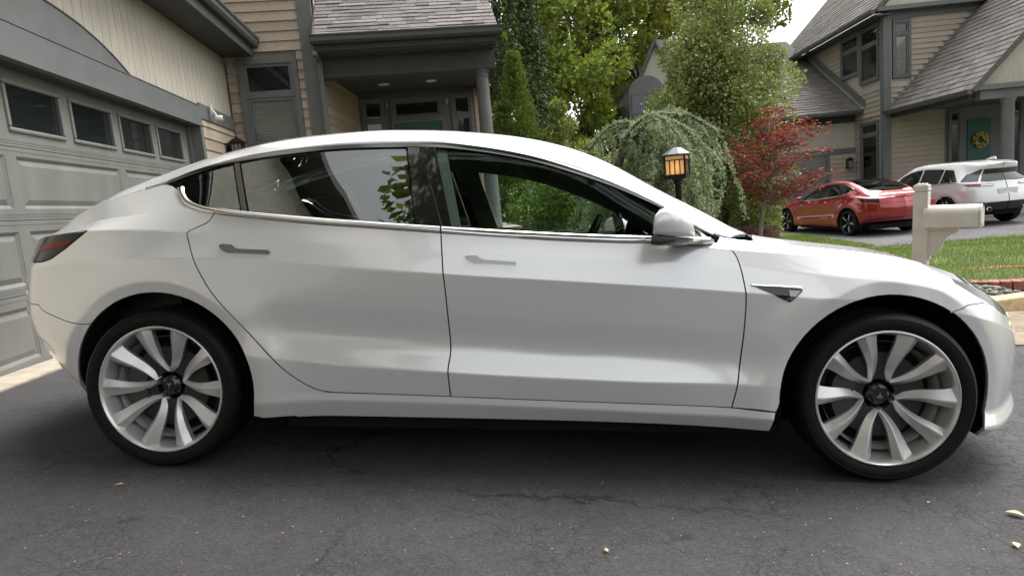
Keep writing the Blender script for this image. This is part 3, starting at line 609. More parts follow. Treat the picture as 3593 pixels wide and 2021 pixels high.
def door_mirror(door, M, sd):
    # housing: stations along x from the glass face forward, rounded section in y/z
    def shell(name, x0, x1, zb, mats, prof, parent):
        pass
    st = []
    for (x, zt, zb, yi, yo) in ((1.950,1.012,.955,.925,1.075),(1.955,1.030,.953,.915,1.085),(1.975,1.047,.951,.905,1.09),(2.01,1.054,.949,.90,1.085),(2.05,1.050,.948,.905,1.07),(2.085,1.026,.947,.915,1.045),(2.108,.993,.946,.93,1.02),(2.119,.955,.945,.945,1.0)):
        ring = []; ym = (yi + yo)/2; zm = (zt + zb)/2; a = (yo - yi)/2; b = (zt - zb)/2
        for k in range(20):
            th = 2*math.pi*k/20; c, s = math.cos(th), math.sin(th); e = .42
            yy = ym + a*math.copysign(abs(c)**e, c); zz = zm + b*math.copysign(abs(s)**(e if s < 0 else .62), s)
            ring.append((x + max(0, 2.03 - x)/.08*(1.09 - yy)*.34, sd*yy, zz))
        st.append(ring)
    vs = [v for r in st for v in r]; n = 20; m = len(st)
    fs = [(i*n + j, i*n + (j+1) % n, (i+1)*n + (j+1) % n, (i+1)*n + j) for i in range(m-1) for j in range(n)] + [tuple(range((m-1)*n, m*n))]
    cap = link('mirror_cap', autosharp(MB().add(vs, fs + [tuple(range(n))[::-1]]).me('mirror_cap', M['paint']), 50), door)
    g = MB(); ring = [(x_ - .0015, sd*(1.0 + (abs(y) - 1.0)*.88), .985 + (z - .985)*.86) for (x_, y, z) in st[0]]
    g.add(ring, [tuple(range(n))]); g.build('mirror_glass', M['mirror'], door)
    st2 = []
    for (x, z1, z0, yi, yo) in ((1.951,.952,.918,.93,1.07),(1.98,.951,.913,.91,1.075),(2.03,.948,.913,.90,1.05),(2.08,.946,.914,.90,1.02),(2.115,.944,.918,.905,.985)):
        ring = [(x, sd*y, z) for y, z in ((yi,z1),(yo,z1),(yo - .005,z1 - .012),(yo - .03,z0 + .004),(yi + .02,z0),(yi,z0 + .008))]; st2.append(ring)
    vs = [v for r in st2 for v in r]; n = 6; m = len(st2)
    b = MB().add(vs, [(i*n + j, i*n + (j+1) % n, (i+1)*n + (j+1) % n, (i+1)*n + j) for i in range(m-1) for j in range(n)] + [tuple(range(n))[::-1], tuple(range((m-1)*n, m*n))])
    # arm to the door
    arm = []
    for (y, x0, x1, z0, z1) in ((.955,2.03,2.11,.917,.940),(.90,2.05,2.16,.914,.938),(.86,2.07,2.215,.915,.936),(.835,2.08,2.225,.915,.936)):
        arm.append([(x0, sd*y, z0),(x1, sd*y, z0 + .003),(x1 + .005, sd*y, (z0 + z1)/2),(x1, sd*y, z1),(x0, sd*y, z1)])
    vs = [v for r in arm for v in r]; n = 5; m = len(arm)
    b.add(vs, [(i*n + j, i*n + (j+1) % n, (i+1)*n + (j+1) % n, (i+1)*n + j) for i in range(m-1) for j in range(n)] + [tuple(range(n)), tuple(range((m-1)*n, m*n))])
    link('mirror_foot', autosharp(b.me('mirror_foot', M['dark_chrome']), 35), door)
def pill(mb, c, size, e=.5, nu=20, nv=12, rot=None):
    """superellipsoid cushion"""
    vs = []; fs = []
    f = lambda v, e: math.copysign(abs(v)**e, v)
    for i in range(nv + 1):
        ph = -math.pi/2 + math.pi*i/nv
        for j in range(nu):
            th = 2*math.pi*j/nu
            v = Vector((size[0]*f(math.cos(ph), e)*f(math.cos(th), e), size[1]*f(math.cos(ph), e)*f(math.sin(th), e), size[2]*f(math.sin(ph), e)))
            if rot is not None: v = rot @ v
            vs.append(v + Vector(c))
    for i in range(nv):
        for j in range(nu): fs.append((i*nu + j, i*nu + (j+1) % nu, (i+1)*nu + (j+1) % nu, (i+1)*nu + j))
    return mb.add(vs, fs, True)
def interior(root, M):
    R = lambda a: Matrix.Rotation(math.radians(a), 3, 'Y')
    for y in (-.37, .37):
        b = MB(); pill(b, (1.35,y,.47), (.27,.25,.10), .45); pill(b, (1.03,y,.78), (.085,.245,.34), .5, rot=R(-20)); 
        s = b.build('front_seat', M['seat'], root)
        h = MB(); pill(h, (.885,y,1.165), (.055,.135,.10), .55, rot=R(-16)); h.tube([(.92,y-.05,1.03),(.895,y-.05,1.12)], .008, 6); h.tube([(.92,y+.05,1.03),(.895,y+.05,1.12)], .008, 6); h.build('headrest', M['seat'], s)
    b = MB(); pill(b, (.42,0,.52), (.26,.64,.10), .4); pill(b, (.10,0,.80), (.09,.64,.31), .45, rot=R(-25)); s = b.build('rear_seat', M['seat'], root)
    for y in (-.42, 0, .42):
        h = MB(); pill(h, (-.055,y,1.12), (.06,.135,.085), .55, rot=R(-20)); h.build('headrest', M['seat'], s)
    b = MB(); b.prism([(1.95,.60),(2.05,.90),(2.12,.935),(2.38,.93),(2.45,.60)], -.74, .74, lambda a, c, d: (a, d, c)); b.build('dashboard', M['dash'], root)
    MB().box((-.1,-.78,.30),(2.4,.78,.34)).build('cabin_floor', M['matt_black'], root)
    MB().prism([(-.36,.60),(-.36,.93),(-.08,1.0),(.0,.60)], -.70, .70, lambda a, c, d: (a, d, c)).build('parcel_shelf', M['seat'], root)
    # steering wheel on the left (far) side, screen in the middle
    b = MB(); Mw = Matrix.Translation((1.80,.37,.885)) @ Matrix.Rotation(math.radians(-66), 4, 'Y')
    ring = [Mw @ Vector((.175*math.cos(a), .185*math.sin(a), 0)) for a in np.linspace(0, 2*math.pi, 33)]; b.tube(ring, .016, 8, cap=False)
    b.tube([Mw @ Vector((0,-.17,0)), Mw @ Vector((0,.17,.0))], .018, 6); b.tube([Mw @ Vector((.17,0,0)), Mw @ Vector((0,0,0))], .018, 6); pill(b, tuple(Mw @ Vector((0,0,.01))), (.05,.07,.05), .7); b.tube([Mw @ Vector((0,0,0)), Mw @ Vector((0,0,-.2))], .03, 8)
    b.build('steering_wheel', M['plastic'], root)
    MB().box((-.006,-.19,-.11),(.006,.19,.11), Matrix.Translation((1.955,.0,.945)) @ Matrix.Rotation(math.radians(-14), 4, 'Y')).build('touchscreen', M['gloss_black'], root)
    b = MB(); pill(b, (1.80,0,1.235), (.02,.13,.035), .5); b.tube([(1.80,0,1.25),(1.86,0,1.30)], .012, 6); b.build('rear_view_mirror', M['plastic'], root)
    # headlining and pillar trims on the inside
    L = CAR
    for sd in (-1, 1):
        us = np.linspace(-.1, 2.3, 60); a = L.S(us, np.full(60, 8.97)); c = L.S(us, np.full(60, 9.9)); a = a - L.N(us, np.full(60, 8.97))*.02; c = c - L.N(us, np.full(60, 9.9))*.03; m2 = (a + c)/2 + np.array([0, .03, -.03])
        vs = np.vstack([a, m2, c])*[1, -sd*-1 if False else (1 if sd < 0 else -1), 1]
        fs = [(j*60 + i, j*60 + i + 1, (j+1)*60 + i + 1, (j+1)*60 + i) for j in range(2) for i in range(59)]
        link('roof_lining', mesh('roof_lining', vs, fs, M['lining'], smooth=True), root)
        # B pillar inside
        q = []
        for t in np.linspace(8, 9, 6):
            xa = 1.19 - (t - 8)*.11; w = .06
            for dx in (-w, w):
                p = L.S([xa + dx], [t])[0] - L.N(np.array([xa + dx]), np.array([t]))[0]*.03; q.append((p[0], p[1]*(1 if sd < 0 else -1), p[2]))
        link('pillar_lining', mesh('pillar_lining', q, [(2*i, 2*i+1, 2*i+3, 2*i+2) for i in range(5)], M['lining'], smooth=True), root)
        b = MB(); b.box((.3,sd*.80 - .03,.55),(2.2,sd*.80 + .03,.93)); b.build('door_card', M['dash'], root)
# ------------------------------------------------------------------ building kit
def obj_random(m, amount=.18, tint=(1.0, 1.0, 1.0)):
    """each object with this material gets its own slight tone"""
    N, L, b = nodes(m); oi = N.new('ShaderNodeObjectInfo'); src = b.inputs['Base Color']
    mr = N.new('ShaderNodeMapRange'); mr.inputs['To Min'].default_value = 1 - amount; mr.inputs['To Max'].default_value = 1 + amount
    L.new(oi.outputs['Random'], mr.inputs[0]); mx = N.new('ShaderNodeMix'); mx.data_type = 'RGBA'; mx.blend_type = 'MULTIPLY'; mx.inputs[0].default_value = 1.0
    if src.links: L.new(src.links[0].from_socket, mx.inputs[6])
    else: mx.inputs[6].default_value = src.default_value
    cb = N.new('ShaderNodeCombineColor'); 
    for i in range(3):
        mm = N.new('ShaderNodeMath'); mm.operation = 'POWER'; mm.inputs[1].default_value = tint[i]; L.new(mr.outputs[0], mm.inputs[0]); L.new(mm.outputs[0], cb.inputs[i])
    L.new(cb.outputs[0], mx.inputs[7]); L.new(mx.outputs[2], b.inputs['Base Color']); return m
SIDING = obj_random(add_noise(mat('stained_wood_siding', (.40,.335,.26), .75), 6, .16, stretch=(3,3,22), bump=.25, bump_scale=60), .10)
SIDING2 = obj_random(add_noise(mat('neighbour_siding', (.41,.355,.29), .75), 5, .14, stretch=(2,2,16)), .08)
STUCCO = add_noise(mat('beige_boarding', (.47,.43,.36), .8), 3, .09, stretch=(6,6,1), bump=.1, bump_scale=80)
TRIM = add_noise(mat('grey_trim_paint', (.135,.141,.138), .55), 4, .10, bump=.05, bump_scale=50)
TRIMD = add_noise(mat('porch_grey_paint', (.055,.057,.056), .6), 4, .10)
DOORG = add_noise(mat('garage_door_grey', (.185,.185,.170), .5), 2.2, .12, stretch=(2,2,.7), bump=.06, bump_scale=200)
SHINGLE = obj_random(add_noise(mat('asphalt_shingle', (.185,.168,.162), .92), 30, .22, bump=.5, bump_scale=260), .38, (1,1.03,1.0))
SHINGLE_FAR = add_noise(mat('roof_shingle_far', (.115,.105,.10), .9), 14, .3, bump=.3, bump_scale=120)
SHINGLE2 = obj_random(add_noise(mat('neighbour_shingle', (.17,.155,.142), .92), 12, .25), .22)
TEAL = mat('teal_door', (.010,.085,.073), .4); GUTTER = mat('gutter_grey', (.07,.073,.073), .4)
PANE = mat('window_pane', (.015,.019,.019), .03, 0, Specular_IOR_Level=.9); BLIND = mat('blind', (.55,.55,.51), .8); CONCRETE = add_noise(mat('concrete', (.42,.36,.29), .9), 9, .18, bump=.3, bump_scale=90)
WHITEP = mat('white_plastic', (.72,.72,.70), .4); BLACKM = mat('black_metal', (.012,.012,.013), .45, .5)
LAMPDISC = mat('lamp_disc', (.62,.62,.60), .5)
def lap(parent, name, material, rect, holes, fn, h=.14, th=.02, jitter=.0, zoff=0.0, maxlen=None):
    """lap siding rows in rect=(s0,s1,z0,z1); fn(s, out, z) -> local point; holes likewise; one object a board"""
    s0, s1, z0, z1 = rect; z = z0
    while z < z1 - 1e-3:
        zt = min(z + h, z1); iv = [(s0, s1)]
        for (a, b, c, d) in holes:
            if c < zt - .01 and d > z + .01:
                nv = []
                for (p, q) in iv:
                    if b <= p or a >= q: nv.append((p, q)); continue
                    if a > p + .005: nv.append((p, a))
                    if b < q - .005: nv.append((b, q))
                iv = nv
        for (p, q) in iv:
            parts_ = [(p, q)]
            if maxlen and q - p > maxlen:
                c = p + (q - p)*rng.uniform(.35, .65); parts_ = [(p, c - .001), (c + .001, q)]
            for (p_, q_) in parts_:
                b = MB(); b.prism([(th, z), (th*.9, z + .004), (.004, zt + .012), (-.004, zt + .012), (-.004, z)], p_ + .001, q_ - .001, lambda o_, zz, s_: fn(s_, o_, zz)); b.build(name, material, parent, fix=True)
        z = zt
def frame_rect(mb, a0, a1, z0, z1, w, d0, d1, fn):
    """four bars; fn(s, out, z)"""
    def bx(p, q, r, t):
        vs = [fn(s, o, z) for o in (d0, d1) for (s, z) in ((p, r), (q, r), (q, t), (p, t))]
        mb.add(vs, [(0,1,2,3),(7,6,5,4),(0,4,5,1),(1,5,6,2),(2,6,7,3),(3,7,4,0)])
    bx(a0, a1, z1 - w, z1); bx(a0, a1, z0, z0 + w); bx(a0, a0 + w, z0 + w, z1 - w); bx(a1 - w, a1, z0 + w, z1 - w); return mb
def slab(fn, a0, a1, z0, z1, d0, d1):
    vs = [fn(s, o, z) for o in (d0, d1) for (s, z) in ((a0, z0), (a1, z0), (a1, z1), (a0, z1))]
    return MB().add(vs, [(0,1,2,3),(7,6,5,4),(0,4,5,1),(1,5,6,2),(2,6,7,3),(3,7,4,0)])
def window(parent, fn, a0, a1, z0, z1, split=None, w=.055, blind=None, trim=None, out=.03, slats=0, name='window'):
    """window (trim frame) > sash, pane, blind"""
    trim = trim or TRIM
    fr = frame_rect(MB(), a0, a1, z0, z1, w*1.1, -.05, out, fn).build(name, trim, parent, fix=True)
    cells = [(z0 + w, z1 - w)] if split is None else [(z0 + w, split - .02), (split + .02, z1 - w)]
    if split is not None: slab(fn, a0 + w, a1 - w, split - .025, split + .025, -.05, out - .008).build('transom', trim, fr, fix=True)
    for i, (c, d) in enumerate(cells):
        frame_rect(MB(), a0 + w + .006, a1 - w - .006, c + .004, d - .004, w*.7, -.02, out - .022, fn).build('sash', trim, fr, fix=True)
        slab(fn, a0 + 1.6*w, a1 - 1.6*w, c + .6*w, d - .6*w, .003, .006).build('pane', PANE if not (blind and i in blind) else GLASSW, fr, fix=True)
        if blind and i in blind:
            n = max(3, int((d - c)/.045)) if not slats else max(3, int((d - c)/slats)); b = MB()
            for k in range(n):
                za = c + (d - c)*k/n; zb = c + (d - c)*(k + 1)/n; zm = (za + zb)/2
                vs = [fn(s, o, z) for s in (a0 + 1.55*w, a1 - 1.55*w) for (o, z) in ((-.014, za), (-.003, zm), (-.014, zb), (-.018, zb), (-.018, za))]
                b.add(vs, [(0,1,6,5),(1,2,7,6),(2,3,8,7),(3,4,9,8),(4,0,5,9)])
            b.build('blind', BLIND, fr, fix=True)
    return fr
GLASSW = glass_mat('house_glass', (.92,.94,.93), 1.45)
def shingle_rows(parent, P, nrow, expo, widths, s_rng, lift=.012, material=None, limit=300):
    """P(s, d) -> (point, normal) on the roof slope, d up the slope; each tab its own object, past the limit one joined part"""
    rest = MB(); count = 0; material = material or SHINGLE; lib = {}
    for r in range(nrow):
        s0, s1 = s_rng(r); s = s0
        while s < s1 - .02:
            w = min(rng.choice(widths), s1 - s); q = s + w; dz = rng.choice((0, 0, .004, .008)); d0 = r*expo - rng.choice((0, 0, .006, .012)); d1 = (r + 1)*expo + .02
            pts = []
            for (a, b, hgt) in ((s + .002, d0, lift + dz), (q - .002, d0, lift + dz), (q - .002, d1, .003), (s + .002, d1, .003)):
                p, n = P(a, b); pts += [p + n*hgt, p - n*.004]
            fs = [(0,2,4,6),(1,7,5,3),(0,1,3,2),(2,3,5,4),(4,5,7,6),(6,7,1,0)]
            if count < limit: MB().add(pts, fs).build('shingle', material, parent); count += 1
            else: rest.add(pts, fs)
            s = q
    if rest.v: tag(rest.build('shingle_field', material, parent), kind='stuff')

# ------------------------------------------------------------------ the house with the garage (frame: a to the right, b away, z up)
HG = Vector((-0.18821, 0.98213, 0)); HE = Vector((0.98213, 0.18821, 0)); HO = Vector((-1.92018, .59596, 0))
HM = Matrix(((HE.x, HG.x, 0, HO.x), (HE.y, HG.y, 0, HO.y), (0, 0, 1, 0), (0, 0, 0, 1)))
def own_house():
    H = empty('house', HM, 'tan sided house with grey garage door and covered porch behind the white sedan', 'house')
    fg = lambda s, o, z: Vector((o, s, z))                 # garage wall plane a=0, s along b
    fw = lambda s, o, z: Vector((s, 5.65 - o, z))          # window wall plane b=5.65, s along a
    # garage wall: opening 2.3 high from b=-.75 to 4.15
    w = MB(); w.box((-.30,-9.0,-.2),(-.21,-.80,3.5)); w.box((-.30,4.20,-.2),(-.03,5.64,3.5)); w.box((-.30,-.80,2.36),(-.03,4.20,3.5)); gw = w.build('garage_wall', STUCCO, H)
    s = -9.0; k = 0
    arch = [(2.36,2.53),(2.20,2.595),(2.037,2.655),(1.88,2.705),(1.748,2.738),(1.502,2.79),(1.235,2.823),(1.014,2.84),(.75,2.845),(.4,2.83),(0,2.78),(-.4,2.68),(-.7,2.53)]
    def arch_z(b): return float(np.interp(b, [p[0] for p in arch[::-1]], [p[1] for p in arch[::-1]])) if -.7 < b < 2.36 else 2.53
    while s < 5.6:
        q = min(s + .152, 5.63); z0 = min(arch_z(s), arch_z(q)) - .01; z0 = max(z0, 2.5)
        MB().box((-.034, s + .003, z0), (-.006, q - .003, 3.5)).build('siding_board', STUCCO_B, gw); s = q
    slab(fg, -9, 4.20, 2.298, 2.528, -.03, .028).build('header_board', TRIM, gw); slab(fg, 4.202, 5.61, 2.385, 2.575, -.03, .024).build('header_board', TRIM, gw)
    b = MB(); b.prism(arch + [(-.7,2.53)], -.02, .016, lambda p, q, d: Vector((d, p, q))); b.build('arch_board', TRIM, gw, fix=True)
    b = MB(); b.tube([(.018, p, q + .004) for p, q in arch[:-1]], .009, 6); b.build('arch_moulding', TRIM, gw)
    slab(fg, -9, 4.2, 2.275, 2.30, -.20, .040).build('drip_edge', TRIM, gw); slab(fg, -9, 4.15, 2.530, 2.540, -.02, .034).build('moulding', TRIM, gw)
    # opening jamb
    slab(fg, 4.10, 4.20, .05, 2.272, -.21, .03).build('jamb', TRIM, gw); slab(fg, 4.06, 4.098, .05, 2.272, -.21, -.10).build('door_stop', TRIM, gw)
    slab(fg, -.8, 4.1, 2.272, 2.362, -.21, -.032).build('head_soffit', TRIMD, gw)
    lap(gw, 'siding_board', SIDING, (4.205,5.625,-.1,2.37), [], fg, h=.15)
    # garage door
    fd = lambda s, o, z: Vector((-.155 + o, s, z))
    gd = slab(fd, -.78, 4.06, .10, 2.30, -.045, -.008).build('garage_door', DOORG, H)
    for i, (z0, z1) in enumerate(((.11,.64),(.645,1.17),(1.175,1.70),(1.705,2.28))):
        bars = []
        if i < 3: cells = [(-.96,.47),(.60,2.15),(2.28,3.84)]; c0, c1 = ((.18,.555),(.705,1.09),(1.255,1.635))[i]
        else: cells = [(-.30,.45),(.57,1.30),(1.42,2.16),(2.28,3.03),(3.15,3.88)]; c0, c1 = 1.83, 2.17
        cells = [(max(a, -.70), b_) for a, b_ in cells if b_ > -.6]
        sec = MB(); xs = [-.78] + [v for c in cells for v in c] + [4.06]
        def bx(p, q, r, t): 
            vs = [fd(s_, o, z) for o in (-.008, .012) for (s_, z) in ((p, r), (q, r), (q, t), (p, t))]
            sec.add(vs, [(0,1,2,3),(7,6,5,4),(0,4,5,1),(1,5,6,2),(2,6,7,3),(3,7,4,0)])
        bx(-.78, 4.06, z0, c0); bx(-.78, 4.06, c1, z1)
        for j in range(0, len(xs), 2): bx(xs[j], xs[j+1], c0, c1)
        so = sec.build('door_section', DOORG, gd, fix=True)
        zc = (z0 + c0)/2
        for (a, b_) in cells:
            if i < 3:
                m = .05; vs = [fd(a, .010, c0), fd(b_, .010, c0), fd(b_, .010, c1), fd(a, .010, c1), fd(a + m*.5, -.006, c0 + m*.5), fd(b_ - m*.5, -.006, c0 + m*.5), fd(b_ - m*.5, -.006, c1 - m*.5), fd(a + m*.5, -.006, c1 - m*.5), fd(a + m*1.3, .008, c0 + m*1.3), fd(b_ - m*1.3, .008, c0 + m*1.3), fd(b_ - m*1.3, .008, c1 - m*1.3), fd(a + m*1.3, .008, c1 - m*1.3)]
                MB().add(vs, [(0,1,5,4),(1,2,6,5),(2,3,7,6),(3,0,4,7),(4,5,9,8),(5,6,10,9),(6,7,11,10),(7,4,8,11),(8,9,10,11)]).build('raised_panel', DOORG, so, fix=True)
            else:
                f2 = frame_rect(MB(), a, b_, c0 - .02, c1 + .02, .035, -.02, .030, fd).build('window_frame', DOORG, so, fix=True); bevel(f2, .012, 2)
                slab(fd, a + .03, b_ - .03, c0, c1, -.006, -.002).build('pane', PANE, so, fix=True)
        for zz in (z0 + .022, z0 + .04, z1 - .03): slab(fd, -.78, 4.06, zz, zz + .004, .010, .0145).build('rib', DOORG, so, fix=True)
    # eave over the garage wall
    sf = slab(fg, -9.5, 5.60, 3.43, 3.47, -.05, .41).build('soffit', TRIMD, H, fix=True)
    slab(fg, -9.5, 5.615, 3.42, 3.62, .415, .435).build('fascia', GUTTER, sf, fix=True)
    g = MB(); prof = [(.436,3.55),(.50,3.55),(.525,3.59),(.525,3.64),(.545,3.665),(.545,3.69),(.525,3.69),(.52,3.58),(.45,3.57),(.436,3.69)]
    g.prism(prof, -9.5, 5.63, lambda p, q, d: Vector((p, d, q))); g.build('gutter', GUTTER, sf, fix=True)
    r = MB(); r.prism([(.52,3.70),(-4.5,7.1),(-4.5,7.0),(.42,3.64)], -9.6, 5.62, lambda p, q, d: Vector((p, d, q))); r.build('garage_roof', SHINGLE_FAR, H, fix=True)
    MB().box((-8,-9,-.2),(-.35,5.6,3.4)).build('garage_body', STUCCO, H)
    b = MB(); b.prism([(2.9,3.75),(-4.4,10.9),(-9.2,6.0),(-9.2,3.75)], -6, .0, lambda p, q, d: Vector((d, p, q))); b.build('added_gable', STUCCO, H, fix=True)  # unseen gable, added to darken the left of the rear window's reflection
    b = MB(); b.prism([(3.2,3.66),(-4.4,11.1),(-9.3,6.1),(-9.3,6.4),(-4.4,11.4),(3.2,3.92)], -6.2, .50, lambda p, q, d: Vector((d, p, q))); b.build('added_gable_roof', SHINGLE_FAR, H, fix=True)  # added with the gable; its slope mirrors as the diagonal dark edge
    # window wall
    ww = MB(); ww.box((-.3,5.70,-.2),(1.30,5.85,6.2)); wall = ww.build('front_wall', STUCCO, H)
    lap(wall, 'siding_board', SIDING, (0.02,1.125,-.05,6.1), [(.172,1.035,.9,3.41)], fw, h=.142, th=.026)
    slab(fw, 1.128, 1.335, -.1, 6.2, -.04, .034).build('corner_board', TRIM, wall, fix=True); slab(lambda s_, o, z: Vector((1.338 + o, s_, z)), 5.62, 5.80, -.1, 3.5, -.04, .0).build('corner_return', TRIM, wall, fix=True)
    window(H, fw, .176, 1.03, .95, 3.40, split=2.86, w=.07, blind=(0,), out=.05)
    # side wall of the upper storey and of the porch (faces right)
    fs = lambda s_, o, z: Vector((1.335 + o + max(0, s_ - 5.7)*.12, s_, z))
    MB().box((1.22,5.86,-.1),(1.30,8.2,6.2)).build('porch_side_wall', STUCCO, H)
    sw = bpy.data.objects['porch_side_wall']
    lap(sw, 'siding_board', SIDING, (5.80,7.95,.3,6.1), [], fs, h=.142, th=.022)
    # porch roof
    e0, e1, bz, ez, m = 1.40, 4.03, 5.22, 3.565, 1.0
    nrm = Vector((0, -m, 1)).normalized(); ups = Vector((0, 1, m)).normalized()
    P = lambda s_, d: (Vector((s_, bz, ez)) + ups*d, nrm)
    rf = MB(); lean = .10
    rf.add([(e0 - .05, bz, ez - .012),(e1, bz, ez - .012),(e1 - .28, bz + 2.0, ez - .012 + 2.0*m),(e0 - .05, bz + 2.0, ez - .012 + 2.0*m),(e0 - .05, bz + .1, ez - .12),(e1, bz + .1, ez - .12),(e1 - .28, bz + 2.1, ez + 2.0*m - .14),(e0 - .05, bz + 2.1, ez + 2.0*m - .14)], [(0,1,2,3),(7,6,5,4),(0,4,5,1),(1,5,6,2),(2,6,7,3),(3,7,4,0)]); ro = rf.build('porch_roof', SHINGLE_FAR, H, fix=True)
    shingle_rows(ro, P, 16, .096, (.16,.2,.26,.32,.4), lambda r: (e0 - .02 + rng.uniform(-.01, .0), e1 - .0035*r*1.6 + .01), limit=300)
    gt = MB(); gt.prism([(bz - .005,3.44),(bz - .10,3.44),(bz - .13,3.47),(bz - .13,3.52),(bz - .145,3.545),(bz - .145,3.56),(bz - .005,3.56)], e0 - .06, e1 + .06, lambda p, q, d: Vector((d, p, q))); gt.build('gutter', GUTTER, ro, fix=True)
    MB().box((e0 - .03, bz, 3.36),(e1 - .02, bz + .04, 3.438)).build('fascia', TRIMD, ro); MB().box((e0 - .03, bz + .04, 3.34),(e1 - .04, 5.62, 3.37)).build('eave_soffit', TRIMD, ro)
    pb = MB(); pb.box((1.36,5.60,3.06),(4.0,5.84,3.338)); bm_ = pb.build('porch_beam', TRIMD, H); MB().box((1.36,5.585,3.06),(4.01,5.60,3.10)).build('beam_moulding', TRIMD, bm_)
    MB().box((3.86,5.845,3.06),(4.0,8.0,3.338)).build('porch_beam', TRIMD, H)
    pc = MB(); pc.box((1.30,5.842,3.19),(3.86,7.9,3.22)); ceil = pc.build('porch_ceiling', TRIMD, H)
    for (x, y) in ((2.20,7.05),(3.02,7.0)):
        MB().lathe([(0,3.176),(.085,3.176),(.095,3.182),(.10,3.189),(0,3.189)], 28, lambda p, q, h: Vector((x + p, y + q, h))).build('ceiling_light', LAMPDISC, ceil)
    cl = MB(); cl.lathe([(.125,.6),(.125,.68),(.115,.70),(.108,1.6),(.096,2.93),(.096,2.95),(.104,2.955),(.104,2.975),(.096,2.98),(.096,3.0),(.118,3.02),(.122,3.058)], 36, lambda p, q, h: Vector((3.79 + p, 5.72 + q, h))); cl.build('porch_column', TRIM, H)
    MB().box((1.34,5.5,-.1),(4.2,8.0,.6)).build('porch_floor', CONCRETE, H)
    # downspout
    ds = MB(); ds.box((1.345,5.50,-.1),(1.415,5.555,3.30)); ds.box((1.345,5.12,3.28),(1.415,5.50,3.34)); ds.box((1.34,5.495,2.86),(1.42,5.56,2.88)); ds.build('downspout', TRIM, H); bevel(bpy.data.objects['downspout'], .008, 2)
    # entry wall
    fe = lambda s_, o, z: Vector((s_, 7.80 - o, z))
    ew = MB().box((1.3,7.86,.5),(3.93,8.0,3.2)).build('entry_wall', TRIM, H)
    lap(ew, 'siding_board', SIDING, (1.50,1.66,.6,3.15), [], fe, h=.142); lap(ew, 'siding_board', SIDING, (3.80,3.93,.6,3.15), [], fe, h=.142)
    slab(fe, 1.66, 3.80, .6, 3.12, -.05, -.005).build('entry_frame', TRIM, ew, fix=True)
    window(ew, fe, 1.70, 2.13, .75, 3.08, split=2.68, w=.05, trim=TRIM, out=.03); window(ew, fe, 3.36, 3.77, .75, 3.08, split=2.68, w=.05, trim=TRIM, out=.03)
    window(ew, fe, 2.24, 3.20, 2.66, 3.06, w=.055, trim=TRIM, out=.03)
    dr = slab(fe, 2.28, 3.16, .62, 2.62, -.005, .02).build('front_door', TEAL, ew, fix=True); frame_rect(MB(), 2.22, 3.22, .60, 2.66, .055, -.005, .045, fe).build('door_frame', TRIM, dr, fix=True)
    frame_rect(MB(), 2.36, 3.08, 1.9, 2.5, .03, .02, .032, fe).build('door_panel', TEAL, dr, fix=True); frame_rect(MB(), 2.36, 3.08, .8, 1.8, .03, .02, .032, fe).build('door_panel', TEAL, dr, fix=True)
    MB().tube([fe(3.07, .03, 1.5), fe(3.07, .07, 1.5)], .03, 12).build('door_knob', CM['chrome'], dr)
    for x in (2.17, 3.29): slab(fe, x - .008, x + .008, 2.9, 3.0, 0, .02).build('porch_hook', WHITEP, ew, fix=True)
    return H
STUCCO_B = obj_random(add_noise(mat('beige_grooved_board', (.47,.43,.36), .8), 3, .09, stretch=(6,6,1.2), bump=.12, bump_scale=80), .035)
def wall_lantern(label, M4, s=1.0):
    """carriage lantern: origin at the wall, -y out"""
    t = empty('wall_lantern', M4, label, 'lantern')
    b = MB(); b.box((-.05*s,-.015*s,-.12*s),(.05*s,0,.12*s)); b.tube([(0,-.01*s,.02*s),(0,-.08*s,.06*s)], .012*s, 8); b.build('back_plate', BLACKM, t)
    c = (0, -.13*s, 0); f = MB()
    for sx in (-1, 1):
        for sy in (-1, 1): f.box((sx*.07*s - .008*s, c[1] + sy*.07*s - .008*s, -.14*s), (sx*.07*s + .008*s, c[1] + sy*.07*s + .008*s, .10*s))
    for z in (-.15, -.02, .10): f.box((-.08*s, c[1] - .08*s, z*s), (.08*s, c[1] + .08*s, z*s + .014*s)) if z != -.02 else None
    for sx in (-.025, .025):
        f.box((sx*s - .004*s, c[1] - .078*s, -.14*s), (sx*s + .004*s, c[1] - .070*s, .10*s)); f.box((.070*s, c[1] + sx*s - .004*s, -.14*s), (.078*s, c[1] + sx*s + .004*s, .10*s)); f.box((-.078*s, c[1] + sx*s - .004*s, -.14*s), (-.070*s, c[1] + sx*s + .004*s, .10*s))
    f.build('cage', BLACKM, t)
    g = MB(); g.box((-.062*s, c[1] - .062*s, -.135*s), (.062*s, c[1] + .062*s, .10*s)); g.build('glass', LANTERN_GLASS, t)
    r = MB(); r.lathe([(.13*s,.115*s),(.125*s,.125*s),(.07*s,.165*s),(.03*s,.18*s),(.015*s,.20*s),(0,.205*s)], 4, lambda p, q, h: ((p + q)*.7071, c[1] + (q - p)*.7071, h), smooth=False); r.add([((x + y)*.7071*.13*s, c[1] + (y - x)*.7071*.13*s, .115*s) for x, y in ((1,0),(0,1),(-1,0),(0,-1))], [(0,1,2,3)]); r.build('roof', BLACKM, t)
    return t
LANTERN_GLASS = mat('lantern_glass', (.30,.31,.30), .25)
